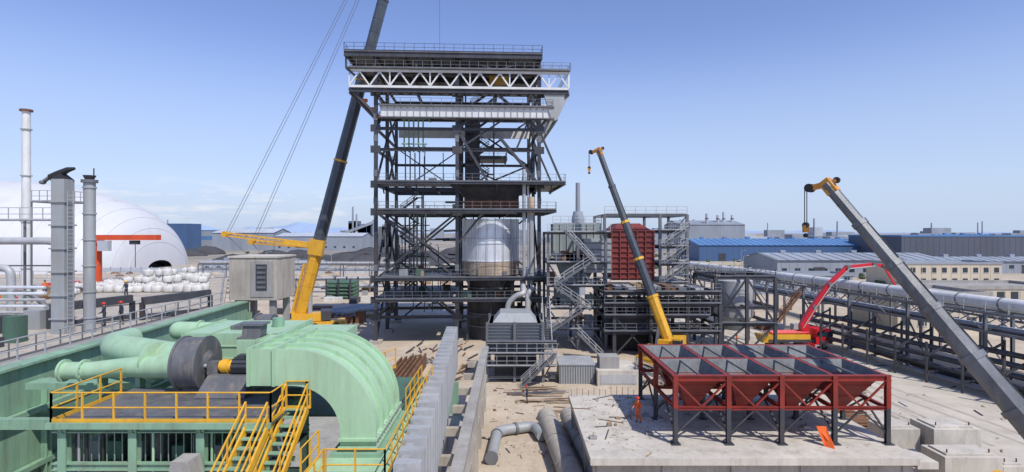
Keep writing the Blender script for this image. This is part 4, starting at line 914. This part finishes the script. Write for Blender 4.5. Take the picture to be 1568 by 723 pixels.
s.beam((-190,600,12),(-150,600,27),3,3,'far_grey'); s.out('coking_plant')
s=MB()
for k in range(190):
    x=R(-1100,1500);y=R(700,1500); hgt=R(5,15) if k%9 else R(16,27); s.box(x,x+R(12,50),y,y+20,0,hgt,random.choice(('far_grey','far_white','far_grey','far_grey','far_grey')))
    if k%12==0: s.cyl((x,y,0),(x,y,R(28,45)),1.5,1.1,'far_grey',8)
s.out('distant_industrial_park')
s=MB()
for k in range(40):
    x=R(-115,-35) if k%4 else R(-300,-100);y=R(270,430); s.blob((x,y,0),R(8,20),R(8,16),R(2,6.5),'coal',1.25,14,6,R(0,3),True,.08)
s.out('coal_stockpile')
s=MB()
for k in range(70):
    x=R(-170,-60);y=R(190,245); s.blob((x,y,0),R(.6,3),R(.6,3),R(.4,1.2),random.choice(('sandy_ground','rust','concrete')),1.1,8,5,R(0,3),True,.1)
s.out('earth_mounds')
s=MB()
for k in range(900):
    x=R(-900,1400) if k%3 else R(60,420);y=R(250,900) if k%3 else R(150,420); r_=R(.5,1.6)
    for q in range(3): s.blob((x+R(-1,1)*r_,y+R(-1,1)*r_,r_*R(.3,.9)),r_*R(.5,.9),r_*R(.5,.9),r_*R(.4,.8),'shrub',1,6,4,R(0,3),False,.25)
s.out('desert_shrubs')
s=MB()
x=-190
while x<-30: s.box(x,x+3.9,228,228.2,0,2.2,'far_white'); s.box(x+3.9,x+4.2,227.9,228.3,0,2.5,'far_grey'); x+=4.2
s.out('perimeter_wall')
s=MB(); x=60
while x<300: s.box(x,x+5.6,268,268.2,0,2.4,'cream'); s.box(x+5.6,x+6,267.9,268.3,0,2.7,'far_white'); x+=6
s.out('perimeter_wall')
def lamp(x,y,hh=9):
    s=MB(); s.cyl((x,y,0),(x,y,hh),.12,.07,'steel_light',8); s.beam((x,y,hh),(x+1.4,y,hh+.3),.08,.08,'steel_light'); s.beam((x+1.2,y,hh+.28),(x+1.9,y,hh+.35),.3,.12,'far_white'); s.box(x-.25,x+.25,y-.25,y+.25,0,.3,'concrete'); s.out('street_lamp')
for x,y in((60,150),(75,180),(95,230),(-70,215),(-95,215),(-50,240),(49,118)): lamp(x,y)
s=MB()
for i in range(60):
    x=R(38,49);y=R(84,135); s.box(x,x+R(.4,2.2),y,y+R(.4,1.6),0.01,R(.2,1.4),random.choice(('rust','steel_mid','concrete_light','wood','rust','steel_light','yellow')))
s.out('stored_materials')
def pickup(x,y,m):
    s=MB(); s.box(x,x+4.6,y,y+1.8,.45,1.0,m); s.hexa([(x+1.2,y+.05,1.0),(x+3.9,y+.05,1.0),(x+3.9,y+1.75,1.0),(x+1.2,y+1.75,1.0)],[(x+1.7,y+.2,1.55),(x+3.4,y+.2,1.55),(x+3.4,y+1.6,1.55),(x+1.7,y+1.6,1.55)],'glass'); s.box(x+1.75,x+3.35,y+.22,y+1.58,1.55,1.6,m)
    for xx in(x+.9,x+3.7):
        for yy in(y+.1,y+1.7): s.cyl((xx,yy-.12,.34),(xx,yy+.12,.34),.34,None,'rubber',14)
    s.out('parked_car',bevel=.05)
pickup(88,143,'far_white'); pickup(94,143,'steel_dark'); pickup(70,130,'far_white')
# ------------------------------------------------------------------ people
def person(x,y,z,head,shirt,trous,helm,pose=0):
    arm=[(.19,.02,1.40),(.27,.06,1.13),(.24,.28,1.0),(.23,.36,.98)] if pose else [(.19,.02,1.40),(.25,0,1.12),(.26,.08,.86),(.26,.10,.78)]
    leg=[(.09,0,.9),(.11,.07,.5),(.12,.0,.09),(.13,.15,.04)]
    leg2=[(-.09,0,.9),(-.10,.0,.5),(-.12,-.12,.09),(-.12,.02,.04)]
    vs=[(0,0,.95),(0,.03,1.22),(0,.02,1.42),(0,.03,1.52),(0,.05,1.62),(0,.04,1.74)]; ed=[(0,1),(1,2),(2,3),(3,4),(4,5)]; rad=[(.15,.11),(.155,.11),(.14,.1),(.055,.055),(.085,.1),(.07,.08)]
    for sg in(1,-1):
        o=len(vs); vs+=[(a*sg,b,cc) for a,b,cc in arm]; rad+=[(.065,)*2,(.05,)*2,(.035,)*2,(.035,.03)]; ed+=[(2,o),(o,o+1),(o+1,o+2),(o+2,o+3)]
    for lg in(leg,leg2):
        o=len(vs); vs+=lg; rad+=[(.095,)*2,(.07,)*2,(.05,)*2,(.045,.04)]; ed+=[(0,o),(o,o+1),(o+1,o+2),(o+2,o+3)]
    me=bpy.data.meshes.new('body'); me.from_pydata(vs,ed,[]); o=bpy.data.objects.new('body',me); sc.collection.objects.link(o)
    o.modifiers.new('s','SKIN')
    if len(me.skin_vertices)>0:
        for i,rr in enumerate(rad): me.skin_vertices[0].data[i].radius=rr
        me.skin_vertices[0].data[0].use_root=True
        sb=o.modifiers.new('u','SUBSURF'); sb.levels=1; sb.render_levels=1
        dg=bpy.context.evaluated_depsgraph_get(); m2=bpy.data.meshes.new_from_object(o.evaluated_get(dg))
    else:
        q=MB()
        for a,b in ed: q.cyl(vs[a],vs[b],rad[a][0],rad[b][0],shirt,10)
        t_=q.out('tmp'); m2=t_.data.copy(); m2.materials.clear(); bpy.data.objects.remove(t_)
    bpy.data.objects.remove(o)
    for n_ in(shirt,trous,'skin','black'): m2.materials.append(MATS[n_])
    for p_ in m2.polygons:
        cz=p_.center.z; hand=abs(p_.center.x)>.17 and (cz<.87 if not pose else p_.center.y>.26) and cz>.7
        p_.material_index=2 if cz>1.5 or hand else (0 if cz>.93 or abs(p_.center.x)>.2 else (3 if cz<.11 else 1)); p_.use_smooth=True
    e=empty('construction_worker',(x,y,z),head); b=bpy.data.objects.new('body',m2); sc.collection.objects.link(b); b.parent=e
    hm=MB(); hm.blob((0,.05,1.70),.125,.145,.10,helm,1,14,8); hm.cyl((0,.07,1.67),(0,.07,1.685),.16,None,helm,16)
    hm.blob((0,.155,1.62),.015,.02,.02,'skin',1,6,4); [hm.blob((q*.035,.14,1.645),.012,.01,.01,'black',1,6,4) for q in(-1,1)]
    hx,hy,hz=arm[-1]
    for sg in(-1,1):
        for k in range(4): hm.cyl((sg*hx+(k-1.5)*.018,hy,hz),(sg*hx+(k-1.5)*.02,hy+.03,hz-.075+.008*abs(k-1)),.009,.007,'skin',6)
        hm.cyl((sg*(hx-.03),hy,hz+.02),(sg*(hx-.055),hy+.03,hz-.03),.011,.008,'skin',6)
    hm.out('helmet_face_hands',e)
person(-30.1,41,10,1.9,'navy','navy','helmet_red',1)
person(-29.4,41.8,10,2.6,'navy','black','helmet_red',0)
person(-50.5,60,10,0.5,'cloth_orange','navy','yellow',0)
person(-41,59,10,3.0,'navy','navy','yellow',1)
person(8.6,37.8,4.0,2.2,'cloth_orange','cloth_orange','helmet_red',1)
person(30,52,0,1.2,'navy','navy','yellow',0)
person(1.5,55,0,1.2,'navy','navy','helmet_red',0)
person(34,84,0,4,'cloth_orange','navy','yellow',0)
